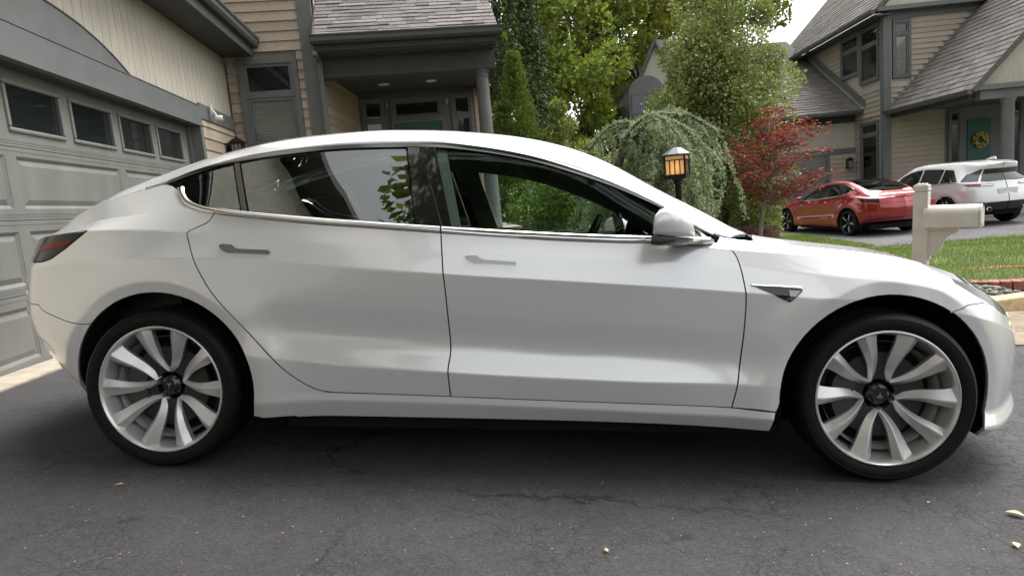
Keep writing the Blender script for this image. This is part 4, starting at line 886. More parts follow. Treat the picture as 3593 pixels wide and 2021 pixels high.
def security_camera(M4):
    t = empty('security_camera', M4, 'small white security camera clamped to grey header above garage door', 'camera')
    b = MB(); b.box((-.02,-.02,.02),(.02,.0,.16)); b.tube([(0,-.01,.10),(0,-.05,.04),(0,-.07,.0)], .016, 8); bevel(b.build('bracket', WHITEP, t), .004)
    h = MB(); h.lathe([(0,-.035),(.03,-.035),(.036,-.028),(.036,.04),(.03,.05),(0,.05)], 20, lambda p, q, hh: (p - .045 + hh*.3, -.10 - hh, -.03 + q)); h.build('housing', WHITEP, t)
    l = MB(); l.lathe([(0,.051),(.014,.052),(.014,.046)], 16, lambda p, q, hh: (p - .045 + hh*.3, -.10 - hh, -.03 + q)); l.build('lens', CM['gloss_black'], t)
    return t
# ------------------------------------------------------------------ the neighbour's house (frame: a right, b away, z up; origin under its corner post)
NO = Vector((11.918, 17.196, 0)); NM = Matrix.Translation((13.969, 21.296, -.202)) @ Matrix.Scale(1.2, 4)
def neighbour_house():
    H = empty('house', NM, 'neighbour house with tan lap siding and steep grey shingled roofs behind the parked cars', 'house')
    fl = lambda s, o, z: Vector((-o, s, z)); ff = lambda s, o, z: Vector((s, -o, z))
    MB().box((.03,.03,-.9),(7.0,9.0,5.62)).build('wall_core', STUCCO, H); wl = bpy.data.objects['wall_core']
    wl.name = 'main_wall'
    lap(wl, 'siding_board', SIDING2, (.13,7.0,-.8,5.5), [(.30,2.90,3.68,5.50),(1.95,7.0,-.8,2.95),(.34,1.56,-.8,2.53)] + [(1.3 + (z - 3.05)*1.79, 7.0, z - .15, z + .001) for z in np.arange(3.2, 5.6, .15)], fl, h=.15, th=.03)
    lap(wl, 'siding_board', SIDING2, (.12,6.5,-.8,5.38), [(.18,.74,3.62,5.34)] + [(2.23 + (z - 5.15)*.96, 6.5, z - .15, z) for z in np.arange(3.05, 5.6, .15)] + [(2.2,4.35,-.8,2.9)], ff, h=.15, th=.03)
    MB().box((-.10,-.10,-.85),(.11,.11,5.55)).build('corner_post', TRIM, wl)
    slab(ff, .11, 6.5, 5.38, 5.56, -.02, .05).build('frieze_board', TRIM, wl, fix=True)
    # windows of the left face and front face
    window(H, fl, 1.57, 2.90, 4.10, 5.44, split=4.95, w=.07, out=.06, blind=(0,1), slats=.055); window(H, fl, .32, 1.55, 3.72, 5.42, split=4.85, w=.07, out=.06, blind=(0,1), slats=.055)
    window(H, fl, .36, 1.53, .2, 2.52, split=2.10, w=.07, out=.06, blind=(0,1), slats=.05); window(H, ff, .20, .72, 3.66, 5.32, split=4.92, w=.06, out=.06, blind=(0,), slats=.055)
    # main roof: ridge along b, eave over the left face
    def roof_slab(name, pts, th, parent, material=SHINGLE_FAR):
        n = (Vector(pts[1]) - Vector(pts[0])).cross(Vector(pts[2]) - Vector(pts[0])).normalized(); n = n if n.z > 0 else -n; b = MB(); k = len(pts)
        vs = [Vector(p) for p in pts] + [Vector(p) - n*th for p in pts]; b.add(vs, [tuple(range(k)), tuple(range(k, 2*k))[::-1]] + [(i, k + i, k + (i+1) % k, (i+1) % k) for i in range(k)]); return b.build(name, material, parent, fix=True)
    mr = roof_slab('main_roof', [(-.45,-.35,5.62),(3.2,-.35,9.5),(3.2,9.0,9.5),(-.45,9.0,5.62)], .12, H)
    up = Vector((3.65,0,3.88)).normalized(); nn = Vector((-3.88,0,3.65)).normalized()
    shingle_rows(mr, lambda s, d: (Vector((-.45, 8.9 - s, 5.62)) + up*d, nn), 26, .2, (.3,.45,.6,.9), lambda r: (.05, 9.2), lift=.016, material=SHINGLE2, limit=300)
    gt = MB(); gt.prism([(-.45,5.50),(-.56,5.50),(-.58,5.56),(-.58,5.62),(-.45,5.62)], -.35, 9.0, lambda p, q, d: Vector((p, d, q))); gt.build('gutter', GUTTER, mr, fix=True)
    MB().box((-.45,-.3,5.44),(.0,9.0,5.49)).build('soffit', TRIMD, mr)
    b = MB(); b.prism([(-.2,5.66),(6.6,5.66),(3.2,9.35)], -.30, .02, lambda p, q, d: Vector((p, d, q))); b.build('gable', STUCCO, H, fix=True); MB().box((-.35,-.36,5.56),(6.7,.0,5.68)).build('gable_band', TRIM, H)
    # garage wing on the left
    MB().box((-7.5,1.95,-.9),(-.01,8,2.95)).build('wing_wall', STUCCO, H); wg = bpy.data.objects['wing_wall']; fwg = lambda s, o, z: Vector((s, 1.93 - o, z))
    slab(fwg, -7.5, -.02, 1.61, 1.79, -.02, .03).build('band_board', TRIM, wg, fix=True); slab(fwg, -7.5, -.02, 2.62, 2.86, -.02, .03).build('frieze_board', TRIMD, wg, fix=True)
    lap(wg, 'siding_board', SIDING2, (-.85,-.02,-.8,1.60), [], fwg, h=.15, th=.03); slab(fwg, -.98, -.86, -.8, 1.6, -.02, .04).build('door_jamb', TRIM, wg, fix=True)
    gd = slab(fwg, -5.8, -.99, -.8, 1.58, -.15, -.012).build('garage_door', DOORG, wg, fix=True)
    wr = roof_slab('wing_roof', [(-7.8,1.45,2.95),(.0,1.45,2.95),(.0,8.0,6.62),(-7.8,8.0,6.62)], .1, H)
    up2 = Vector((0,6.55,3.67)).normalized(); n2 = Vector((0,-3.67,6.55)).normalized()
    shingle_rows(wr, lambda s, d: (Vector((s, 1.45, 2.95)) + up2*d, n2), 26, .2, (.25,.35,.5), lambda r: (-3.2, -.06), lift=.016, material=SHINGLE2, limit=300)
    gt = MB(); gt.prism([(1.45,2.82),(1.34,2.82),(1.31,2.88),(1.31,2.95),(1.45,2.95)], -7.8, .30, lambda p, q, d: Vector((d, p, q))); gt.build('gutter', GUTTER, wr, fix=True)
    fl2 = MB(); fl2.add([(-.035,1.2,2.98),(-.035,5.9,5.62),(-.035,5.9,5.85),(-.035,1.2,3.22),(-.004,1.2,2.98),(-.004,5.9,5.62),(-.004,5.9,5.85),(-.004,1.2,3.22)], [(0,1,2,3),(7,6,5,4),(0,4,5,1),(1,5,6,2),(2,6,7,3),(3,7,4,0)]); fl2.build('flashing_board', TRIM, wr, fix=True)
    # arched dormer
    dm = MB(); arc = [(-3.3,3.4),(-3.3,4.95)] + [(-2.72 - .58*math.cos(t), 4.95 + .30*math.sin(t)) for t in np.linspace(.2, math.pi - .2, 9)] + [(-2.14,4.95),(-2.14,3.4)]
    dm.prism(arc, 2.7, 5.5, lambda p, q, d: Vector((p, d, q))); dd = dm.build('dormer', TRIM, H, fix=True)
    fdm = lambda s, o, z: Vector((s, 2.7 - o, z)); window(dd, fdm, -3.05, -2.38, 3.85, 4.95, split=4.52, w=.06, out=.03) if False else None
    for (z0, z1) in ((4.55,4.92),(3.7,4.48)): slab(fdm, -3.02, -2.40, z0, z1, -.01, .012).build('pane', PANE, dd, fix=True); frame_rect(MB(), -3.06, -2.36, z0 - .03, z1 + .03, .05, -.01, .03, fdm).build('sash', TRIM, dd, fix=True)
    # porch: gabled roof towards the viewer
    pr = roof_slab('porch_roof', [(.02,-4.0,2.72),(3.2,-4.0,6.05),(3.2,.0,6.05),(.02,.0,2.72)][::-1], .12, H)
    pr2 = roof_slab('porch_roof', [(6.38,-4.0,2.72),(3.2,-4.0,6.05),(3.2,.0,6.05),(6.38,.0,2.72)], .12, H)
    up3 = Vector((3.18,0,3.33)).normalized(); n3 = Vector((-3.33,0,3.18)).normalized()
    shingle_rows(pr, lambda s, d: (Vector((.02, -s, 2.72)) + up3*d, n3), 23, .2, (.25,.35,.5), lambda r: (.02, 4.0), lift=.016, material=SHINGLE2, limit=300)
    gt = MB(); gt.prism([(.02,2.60),(-.08,2.60),(-.10,2.66),(-.10,2.72),(.02,2.72)], -4.0, .0, lambda p, q, d: Vector((p, d, q))); gt.build('gutter', GUTTER, pr, fix=True)
    b = MB(); b.prism([(.22,2.80),(6.2,2.80),(3.2,5.90)], -3.80, -3.72, lambda p, q, d: Vector((p, d, q))); b.build('porch_gable', STUCCO, H, fix=True)
    MB().box((.1,-3.96,2.68),(6.4,-3.70,2.80)).build('gable_band', TRIM, H); MB().box((.30,-3.85,2.46),(6.1,-3.65,2.678)).build('porch_beam', TRIM, H); MB().box((.15,-3.64,2.50),(.35,-.02,2.678)).build('porch_beam', TRIMD, H); MB().box((.352,-3.64,2.62),(6.2,-.02,2.66)).build('porch_ceiling', TRIMD, H)
    for x in (1.02, 5.2): MB().lathe([(.16,-.3),(.15,.0),(.135,2.36),(.16,2.42),(.17,2.458)], 28, lambda p, q, h: Vector((x + p, -3.74 + q, h))).build('porch_column', TRIM, H)
    MB().box((.1,-3.9,-.9),(6.3,.0,-.32)).build('porch_floor', CONCRETE, H)
    # entry
    fe = lambda s, o, z: Vector((s, -.0 - o, z))
    en = slab(fe, 1.72, 4.35, -.32, 2.9, .002, .03).build('entry_frame', TRIM, H, fix=True)
    dr = slab(fe, 2.36, 3.02, .1, 2.22, .03, .06).build('front_door', TEAL, en, fix=True)
    window(en, lambda s, o, z: fe(s, o + .05, z), 1.80, 2.16, -.1, 2.55, split=2.2, w=.05, out=.04); window(en, lambda s, o, z: fe(s, o + .05, z), 3.42, 3.90, -.1, 2.75, split=2.28, w=.05, out=.04)
    return H
def wreath():
    t = empty('wreath', NM @ Matrix.Translation((2.69,-.075,1.61)) @ Matrix.Scale(.8, 4), 'yellow flower wreath hanging on the neighbour teal front door', 'wreath')
    r = random.Random(4); b = MB(); b.tube([(.20*math.cos(a), -.03, .20*math.sin(a)) for a in np.linspace(0, 2*math.pi, 25)], .05, 7, cap=False); b.build('ring', mat('wreath_stems', (.06,.06,.02), .8), t)
    f = MB()
    for k in range(150):
        a = r.uniform(0, 2*math.pi); R = r.uniform(.13, .29); c = Vector((R*math.cos(a), -.06 + r.uniform(-.03,.02), R*math.sin(a))); u = Vector((r.uniform(-1,1), r.uniform(-.6,.2), r.uniform(-1,1))).normalized()*.045; v = u.cross(Vector((0,1,.2))).normalized()*.028
        f.add([c - u, c + v, c + u, c - v], [(0,1,2,3)])
    f.build('petals', add_noise(mat('wreath_petals', (.50,.36,.04), .7), 18, .6), t)
    return t
def far_house():
    """a house further off, seen in parts through the trees"""
    M4 = Matrix.Translation((5.55, 22.2, .1))
    H = empty('house', M4, 'distant house with pale gable and arched grey window bay showing through trees', 'house')
    b = MB(); b.prism([(-.3,-1),(-.3,5.0),(.35,6.35),(1.0,5.0),(1.0,-1)], 0, 5, lambda p, q, d: Vector((p + d*.35, d, q))); b.build('wall', STUCCO, H, fix=True)
    r = MB(); r.add([(-.45,-.2,4.75),(.35,-.2,6.45),(2.2,5.2,6.45),(1.4,5.2,4.75)], [(0,1,2,3)]); r.add([(.35,-.2,6.46),(1.25,-.2,4.75),(6.0,5.2,4.75),(6.0,5.2,6.46)], [(0,1,2,3)])
    ro = r.build('roof', SHINGLE_FAR, H); sol = ro.modifiers.new('thick', 'SOLIDIFY'); sol.thickness = .1
    up = Vector((.9,0,-1.7)).normalized()
    shingle_rows(ro, lambda s, d: (Vector((.38 + .85*d*.5, -.2 + s*.5 , 6.42 - d*.88)) + Vector((s, 0, 0)), Vector((.2,-.7,.6))), 8, .2, (.3,.4,.55), lambda r: (.05, 3.2), lift=.03, material=SHINGLE, limit=120)
    d = MB(); arc = [(-.75,-1),(-.75,4.45)] + [(-.1 - .65*math.cos(t), 4.45 + .62*math.sin(t)) for t in np.linspace(.15, math.pi - .15, 10)] + [(.55,4.45),(.55,-1)]
    d.prism(arc, -.8, 2.5, lambda p, q, dd: Vector((p, dd, q))); dd = d.build('window_bay', TRIM, H, fix=True)
    fb = lambda s, o, z: Vector((s, -.8 - o, z))
    for (s0, s1) in ((-.62,-.16),(-.06,.40)):
        for (z0, z1) in ((3.75,4.4),(2.2,3.65)): slab(fb, s0, s1, z0, z1, -.01, .012).build('pane', PANE, dd, fix=True); frame_rect(MB(), s0 - .04, s1 + .04, z0 - .04, z1 + .04, .05, -.01, .04, fb).build('sash', TRIM, dd, fix=True)
    return H
# ------------------------------------------------------------------ ground
def dz(x, y): return -(.0779*x + .04589*y)/.9959          # driveway plane height
def asphalt_mat(name, base=(.050,.048,.050)):
    m = mat(name, base, .82); N, L, b = nodes(m)
    tc = N.new('ShaderNodeTexCoord')
    def noise(scale, detail=6, rough=.6, vec=None, dist=0.0):
        n = N.new('ShaderNodeTexNoise'); n.inputs['Scale'].default_value = scale; n.inputs['Detail'].default_value = detail; n.inputs['Roughness'].default_value = rough; n.inputs['Distortion'].default_value = dist
        L.new(vec or tc.outputs['Object'], n.inputs['Vector']); return n
    def ramp(src, p0, c0, p1, c1):
        r = N.new('ShaderNodeValToRGB'); r.color_ramp.elements[0].position = p0; r.color_ramp.elements[1].position = p1; r.color_ramp.elements[0].color = (c0, c0, c0, 1); r.color_ramp.elements[1].color = (c1, c1, c1, 1); L.new(src, r.inputs[0]); return r.outputs[0]
    def mul(a, c, op='MULTIPLY'):
        n = N.new('ShaderNodeMath'); n.operation = op
        for i, v in enumerate((a, c)):
            if isinstance(v, (int, float)): n.inputs[i].default_value = v
            else: L.new(v, n.inputs[i])
        return n.outputs[0]
    big = ramp(noise(.9, 5).outputs['Fac'], .3, .74, .7, 1.24); grain = ramp(noise(95, 4, .75).outputs['Fac'], .28, .42, .75, 1.75); mid = ramp(noise(14, 6, .7).outputs['Fac'], .35, .84, .68, 1.14)
    # chips of pale stone
    vo = N.new('ShaderNodeTexVoronoi'); vo.inputs['Scale'].default_value = 75; L.new(tc.outputs['Object'], vo.inputs['Vector']); chips = ramp(vo.outputs['Distance'], .10, 1.0, .20, 0.0); pick = ramp(noise(30, 2).outputs['Fac'], .56, 0, .62, 1); chips = mul(chips, pick)
    # warped cells give the cracks
    wn = noise(3.2, 5, .65); wv = N.new('ShaderNodeVectorMath'); wv.operation = 'MULTIPLY_ADD'; L.new(wn.outputs['Color'], wv.inputs[0]); wv.inputs[1].default_value = (.28, .28, .28); L.new(tc.outputs['Object'], wv.inputs[2])
    def crack(scale, w0, w1, mlo, mhi, ms):
        v = N.new('ShaderNodeTexVoronoi'); v.feature = 'DISTANCE_TO_EDGE'; v.inputs['Scale'].default_value = scale; L.new(wv.outputs[0], v.inputs['Vector'])
        c = ramp(v.outputs['Distance'], w0, 1, w1, 0); k = ramp(noise(ms, 3).outputs['Fac'], mlo, 0, mhi, 1); return mul(c, k)
    # the finer crazing belongs to the far right corner of the drive
    sx = N.new('ShaderNodeSeparateXYZ'); L.new(tc.outputs['Object'], sx.inputs[0]); mr = N.new('ShaderNodeMapRange'); mr.inputs['From Min'].default_value = 1.0; mr.inputs['From Max'].default_value = 3.6; L.new(sx.outputs['X'], mr.inputs[0])
    c1 = crack(.62, .0, .008, .45, .55, .8); c2 = crack(2.3, .0, .012, .52, .62, 1.1); c3 = mul(crack(9.5, .0, .05, .36, .55, 1.6), mr.outputs[0]); c4 = mul(crack(19, .0, .07, .48, .62, 2.4), .5)
    cr = mul(mul(c1, c2, 'MAXIMUM'), mul(mul(c3, .75), c4, 'MAXIMUM'), 'MAXIMUM')
    oil = ramp(noise(5.5, 4, .6).outputs['Fac'], .665, 0, .72, 1)
    f = mul(mul(big, grain), mid); dark = mul(1.0, mul(cr, .80), 'SUBTRACT'); f = mul(f, dark); f = mul(f, mul(1.0, mul(oil, .55), 'SUBTRACT'))
    cb = N.new('ShaderNodeVectorMath'); cb.operation = 'SCALE'; cb.inputs[0].default_value = base; L.new(f, cb.inputs['Scale'])
    mx = N.new('ShaderNodeMix'); mx.data_type = 'RGBA'; L.new(mul(chips, .85), mx.inputs[0]); L.new(cb.outputs[0], mx.inputs[6]); mx.inputs[7].default_value = (.22, .21, .20, 1); L.new(mx.outputs[2], b.inputs['Base Color'])
    bp = N.new('ShaderNodeBump'); bp.inputs['Strength'].default_value = .55; bp.inputs['Distance'].default_value = .006
    L.new(mul(mul(noise(120, 4, .7).outputs['Fac'], noise(40, 4, .6).outputs['Fac'], 'ADD'), mul(cr, 1.6), 'SUBTRACT'), bp.inputs['Height']); L.new(bp.outputs[0], b.inputs['Normal'])
    return m
ASPHALT = asphalt_mat('driveway_asphalt'); ASPHALT2 = asphalt_mat('neighbour_asphalt', (.115,.112,.115))
SOIL = add_noise(mat('soil', (.055,.040,.028), .95), 6, .4, bump=.5, bump_scale=40); LAWN = add_noise(mat('lawn_base', (.075,.11,.025), .9), 3, .35, bump=.5, bump_scale=60)
def sheet(name, pts, m, z=None, kind='structure', label=None):
    o = link(name, mesh(name, [(x, y, (z(x, y) if callable(z) else z)) for x, y in pts], [tuple(range(len(pts)))], m)); return tag(o, label, None, None, kind)
def grid_sheet(name, x0, x1, y0, y1, nx, ny, zf, m):
    xs = np.linspace(x0, x1, nx); ys = np.linspace(y0, y1, ny); vs = [(x, y, zf(x, y)) for y in ys for x in xs]
    o = link(name, mesh(name, vs, [(j*nx + i, j*nx + i + 1, (j+1)*nx + i + 1, (j+1)*nx + i) for j in range(ny-1) for i in range(nx-1)], m, smooth=True)); return tag(o, kind='structure')
def sst(t): t = min(1, max(0, t)); return t*t*(3 - 2*t)
def lawn_z(x, y): return -.56 + .40*sst((7.6 - x)/3.4) - .10*sst((y - 8.5)/2.5)*sst((x - 6)/2)
def edge_y(x): return 3.95 + .27*(x - 5.9) if x > 5.9 else 2.95 + .2273*(x - 1.5)
def soil_z(x, y):
    """lawn and bed surface: rises from the walk's edge to the lawn level"""
    e = y - edge_y(x)
    if e < 0: return dz(x, y) - .06
    return (dz(x, y) + .03)*(1 - sst(e/1.3)) + (lawn_z(x, y) + .02*math.sin(x*1.9 + y)*math.sin(y*2.3))*sst(e/1.3)
def ground():
    # far terrain: level, dipping under the drive where the drive is lower
    def tz(x, y): return min(-1.05, dz(min(max(x, -4), 9), min(max(y, -16), 3)) - .30)
    grid_sheet('ground', -160, 200, -160, 240, 61, 67, tz, LAWN)
    sheet('driveway', [(-2.6,-15),(30,-15),(30,2.9),(9.5,2.35),(5.4,2.05),(2,1.75),(-2.5,1.75),(-3.4,6.6),(-7,6.6),(-7,-15)], ASPHALT, dz)
    # concrete apron in front of the garage door
    a = [HM @ Vector(v) for v in ((-.20,-2,0),(.10,-2,0),(.10,4.3,0),(-.20,4.3,0))]; b = MB(); b.add([(p.x, p.y, dz(p.x, p.y) + .012) for p in a] + [(p.x, p.y, dz(p.x, p.y) - .1) for p in a], [(0,1,2,3),(0,4,5,1),(1,5,6,2),(2,6,7,3),(3,7,4,0)]); tag(b.build('apron', CONCRETE, fix=True), kind='structure')
    sheet('walk', [(1.5,1.72),(5.4,2.02),(9.5,2.32),(14,3.0),(14,6.2),(10.2,5.15),(5.9,4.02),(1.5,3.05)], WALK, lambda x, y: dz(x, y) + .010)
    # lawn and bed
    grid_sheet('lawn', 1.0, 40, 2.4, 11.3, 160, 90, soil_z, LAWN)
    grid_sheet('lawn', 3.0, 8.75, 11.25, 20, 24, 30, lambda x, y: -.635 + .3*sst((6.5 - x)/3), LAWN)
    grid_sheet('planting_bed', -2.5, 4.6, 2.4, 16, 44, 80, lambda x, y: soil_z(x, y) + .045*sst((4.6 - x)/.5) - .02, SOIL)
    sheet('neighbour_driveway', [(8.3,10.9),(60,10.9),(60,25),(8.3,25)], ASPHALT2, -.655)
    # kerb: raised pale stone
    k = MB(); pts = [(4.7,3.62),(5.9,3.93),(7.2,4.29),(8.6,4.67),(10.2,5.10),(12.2,5.64)]
    for (p, q) in zip(pts[:-1], pts[1:]):
        d = Vector((q[0]-p[0], q[1]-p[1], 0)); L_ = d.length; d.normalize(); n = Vector((-d.y, d.x, 0)); o = Vector((p[0], p[1], 0)); M4 = Matrix((( d.x, n.x, 0, o.x), (d.y, n.y, 0, o.y), (0, 0, 1, dz(*p)), (0,0,0,1)))
        bevel(tag(MB().box((.006,0,-.1),(L_ - .006,.22,.075)).build('kerb', KERB, None, M4), kind='structure'), .02, 3)
WALK = add_noise(mat('stained_walk', (.24,.185,.13), .9), 4, .35, bump=.3, bump_scale=60)
KERB = add_noise(mat('kerb_stone', (.56,.42,.26), .85), 12, .2, bump=.3, bump_scale=90)
def blades(name, n, region, zf, h0, h1, m, seed=1, w=.006, lean=.5):
    r = np.random.default_rng(seed); P = region(r, n); n = len(P); z = np.array([zf(x, y) for x, y in P]); h = r.uniform(h0, h1, n); a = r.uniform(0, 2*np.pi, n); l = r.uniform(.1, lean, n)*h; b = r.uniform(0, 2*np.pi, n)
    base = np.stack([P[:, 0], P[:, 1], z - .01], 1); side = np.stack([np.cos(a), np.sin(a), np.zeros(n)], 1)*w; tip = base + np.stack([np.cos(b)*l, np.sin(b)*l, h + .01], 1); mid = base + np.stack([np.cos(b)*l*.35, np.sin(b)*l*.35, h*.55], 1)
    V = np.stack([base - side, base + side, mid + side*.7, tip, mid - side*.7], 1).reshape(-1, 3); F = (np.arange(n)[:, None]*5 + np.array([0,1,2,3,4])[None])
    return fast_mesh(name, V, F, m)
def fast_mesh(name, V, F, m):
    me = bpy.data.meshes.new(name); k = F.shape[1]; me.vertices.add(len(V)); me.vertices.foreach_set('co', np.ascontiguousarray(V, dtype=np.float32).ravel()); me.loops.add(F.size); me.loops.foreach_set('vertex_index', np.ascontiguousarray(F, dtype=np.int32).ravel())
    me.polygons.add(len(F)); me.polygons.foreach_set('loop_start', np.arange(0, F.size, k, dtype=np.int32)); me.materials.append(m); me.update(calc_edges=True); me.validate(); return me
def leaf_mat(name, c0, c1, trans=.35, gloss=.35, rough=.45, noise_scale=1.6, noise_amt=.35):
    m = bpy.data.materials.new(name); m.use_nodes = True; N = m.node_tree.nodes; L = m.node_tree.links; N.clear()
    out = N.new('ShaderNodeOutputMaterial'); geo = N.new('ShaderNodeNewGeometry'); cr = N.new('ShaderNodeValToRGB'); cr.color_ramp.elements[0].color = (*c0, 1); cr.color_ramp.elements[1].color = (*c1, 1)
    tc = N.new('ShaderNodeTexCoord'); nz = N.new('ShaderNodeTexNoise'); nz.inputs['Scale'].default_value = noise_scale; L.new(tc.outputs['Object'], nz.inputs['Vector'])
    mm = N.new('ShaderNodeMath'); mm.operation = 'MULTIPLY_ADD'; mm.inputs[1].default_value = noise_amt*2; L.new(nz.outputs['Fac'], mm.inputs[0]); ad = N.new('ShaderNodeMath'); ad.operation = 'MULTIPLY'; ad.inputs[1].default_value = 1 - noise_amt; L.new(geo.outputs['Random Per Island'], ad.inputs[0])
    sb = N.new('ShaderNodeMath'); sb.operation = 'SUBTRACT'; sb.inputs[1].default_value = noise_amt*.5; L.new(ad.outputs[0], sb.inputs[0]); L.new(sb.outputs[0], mm.inputs[2]); L.new(mm.outputs[0], cr.inputs[0])
    b = N.new('ShaderNodeBsdfPrincipled'); b.inputs['Roughness'].default_value = rough; b.inputs['Specular IOR Level'].default_value = gloss; L.new(cr.outputs[0], b.inputs['Base Color'])
    t = N.new('ShaderNodeBsdfTranslucent'); L.new(cr.outputs[0], t.inputs[0]); mx = N.new('ShaderNodeMixShader'); mx.inputs[0].default_value = trans; L.new(b.outputs[0], mx.inputs[1]); L.new(t.outputs[0], mx.inputs[2]); L.new(mx.outputs[0], out.inputs[0]); MATS[name] = m; return m
# ------------------------------------------------------------------ plants
BARK = add_noise(mat('bark', (.085,.068,.052), .9), 9, .4, stretch=(3,3,.6), bump=.6, bump_scale=30); BARK_PALE = add_noise(mat('pale_bark', (.24,.21,.17), .85), 9, .3, bump=.4, bump_scale=40)
def unit(v): return v/(np.linalg.norm(v, axis=-1, keepdims=True) + 1e-9)
def leaves_at(C, D, size, aspect, r, fold=.25):
    """rhombic leaves at C with long axis D; returns verts/faces (4-vert kites)"""
    n = len(C); rnd = unit(r.normal(size=(n, 3))); S = unit(np.cross(D, rnd)); Nn = unit(np.cross(S, D)); s = (size*r.uniform(.65, 1.35, n))[:, None]
    b = C; t = C + D*s; mdl = C + D*s*.5 + Nn*s*fold*.3; w = S*s*aspect
    V = np.stack([b, mdl + w - Nn*s*fold*.4, t, mdl - w - Nn*s*fold*.4], 1).reshape(-1, 3); F = np.arange(n)[:, None]*4 + np.arange(4)[None]; return V, F
def clumped(r, n, centres, radii, shell=.55):
    k = r.integers(0, len(centres), n); d = unit(r.normal(size=(n, 3))); q = radii[k][:, None]*(shell + (1 - shell)*r.random((n, 1)))**.8
    return centres[k] + d*q, d
def trunk_mesh(parent, base, top, r0, r1, limbs, m, seed=0, name='trunk'):
    rr = random.Random(seed); b = MB(); base = Vector(base); top = Vector(top); pts = []; n = 8
    for i in range(n + 1):
        s = i/n; p = base.lerp(top, s); p += Vector((rr.uniform(-1, 1), rr.uniform(-1, 1), 0))*r0*.5*math.sin(math.pi*s); pts.append(p)
    b.tube(pts, [r0*(1 - s/n) + r1*s/n for s in range(n + 1)], 9)
    for (s, end, rad) in limbs:
        p0 = pts[min(n, int(s*n))]; e = Vector(end); mid = p0.lerp(e, .5) + Vector((0, 0, .12*(e - p0).length)); q = [p0, p0.lerp(mid, .6), mid.lerp(e, .35), e]; b.tube(q, [rad, rad*.75, rad*.5, rad*.2], 6)
    return b.build(name, m, parent)
def broadleaf(name, label, loc, height, spread, n, size, m, seed, clumps=26, zlo=.25, aspect=.34, bark=BARK, trunk_r=.12, group=None, shape=(1,1,1), cat='tree', crad=.32, upbias=.25, flat=1.0, shift=(0,0)):
    r = np.random.default_rng(seed); t = empty(name, Matrix.Translation(loc), label, cat, group)
    d = unit(r.normal(size=(clumps, 3))); q = r.random((clumps, 1))**.45; c = d*q*np.array([spread*shape[0], spread*shape[1], height*(1 - zlo)*.5*shape[2]]); c[:, 2] += height*(zlo + (1 - zlo)*.5); c[:, 0] += shift[0]; c[:, 1] += shift[1]
    rad = spread*crad*r.uniform(.6, 1.25, clumps); P, dd = clumped(r, n, c, rad); P[:, 2] = c[0, 2]*0 + P[:, 2]*flat + (1 - flat)*P[:, 2]
    D = unit(dd*.7 + r.normal(size=(n, 3))*.7 + np.array([0, 0, upbias])); V, F = leaves_at(P, D, size, aspect, r); link('crown', fast_mesh('crown', V, F, m), t)
    lim = [(r.uniform(.35, .95), tuple(c[i]), trunk_r*.35) for i in range(min(clumps, 14))]
    trunk_mesh(t, (0, 0, -.3), (0, 0, height*.8), trunk_r, trunk_r*.3, lim, bark, seed); return t
def conifer(name, label, loc, height, radius, n, size, m, seed, droop=.0, power=.85, group=None, cat='tree', aspect=.22, jit=.45):
    r = np.random.default_rng(seed); t = empty(name, Matrix.Translation(loc), label, cat, group)
    k = int(n/26); s = r.random(k)**.75; a = r.uniform(0, 2*np.pi, k); R = radius*(1 - s)**power*(.82 + .22*r.random(k)) + .03; c = np.stack([np.cos(a)*R, np.sin(a)*R, s*height], 1)
    out = np.stack([np.cos(a), np.sin(a), np.zeros(k)], 1); idx = np.repeat(np.arange(k), 26); f = r.random((len(idx), 1))
    axis = unit(out*.6 + np.array([0, 0, .9 - droop*2])); P = c[idx] - out[idx]*(1 - f)*.16*radius + axis[idx]*f*size*3.0 + r.normal(size=(len(idx), 3))*size*jit
    D = unit(axis[idx] + r.normal(size=(len(idx), 3))*.45); V, F = leaves_at(P, D, size, aspect, r); link('crown', fast_mesh('crown', V, F, m), t)
    trunk_mesh(t, (0, 0, -.3), (0, 0, height*.9), radius*.10, .01, [], BARK, seed); return t
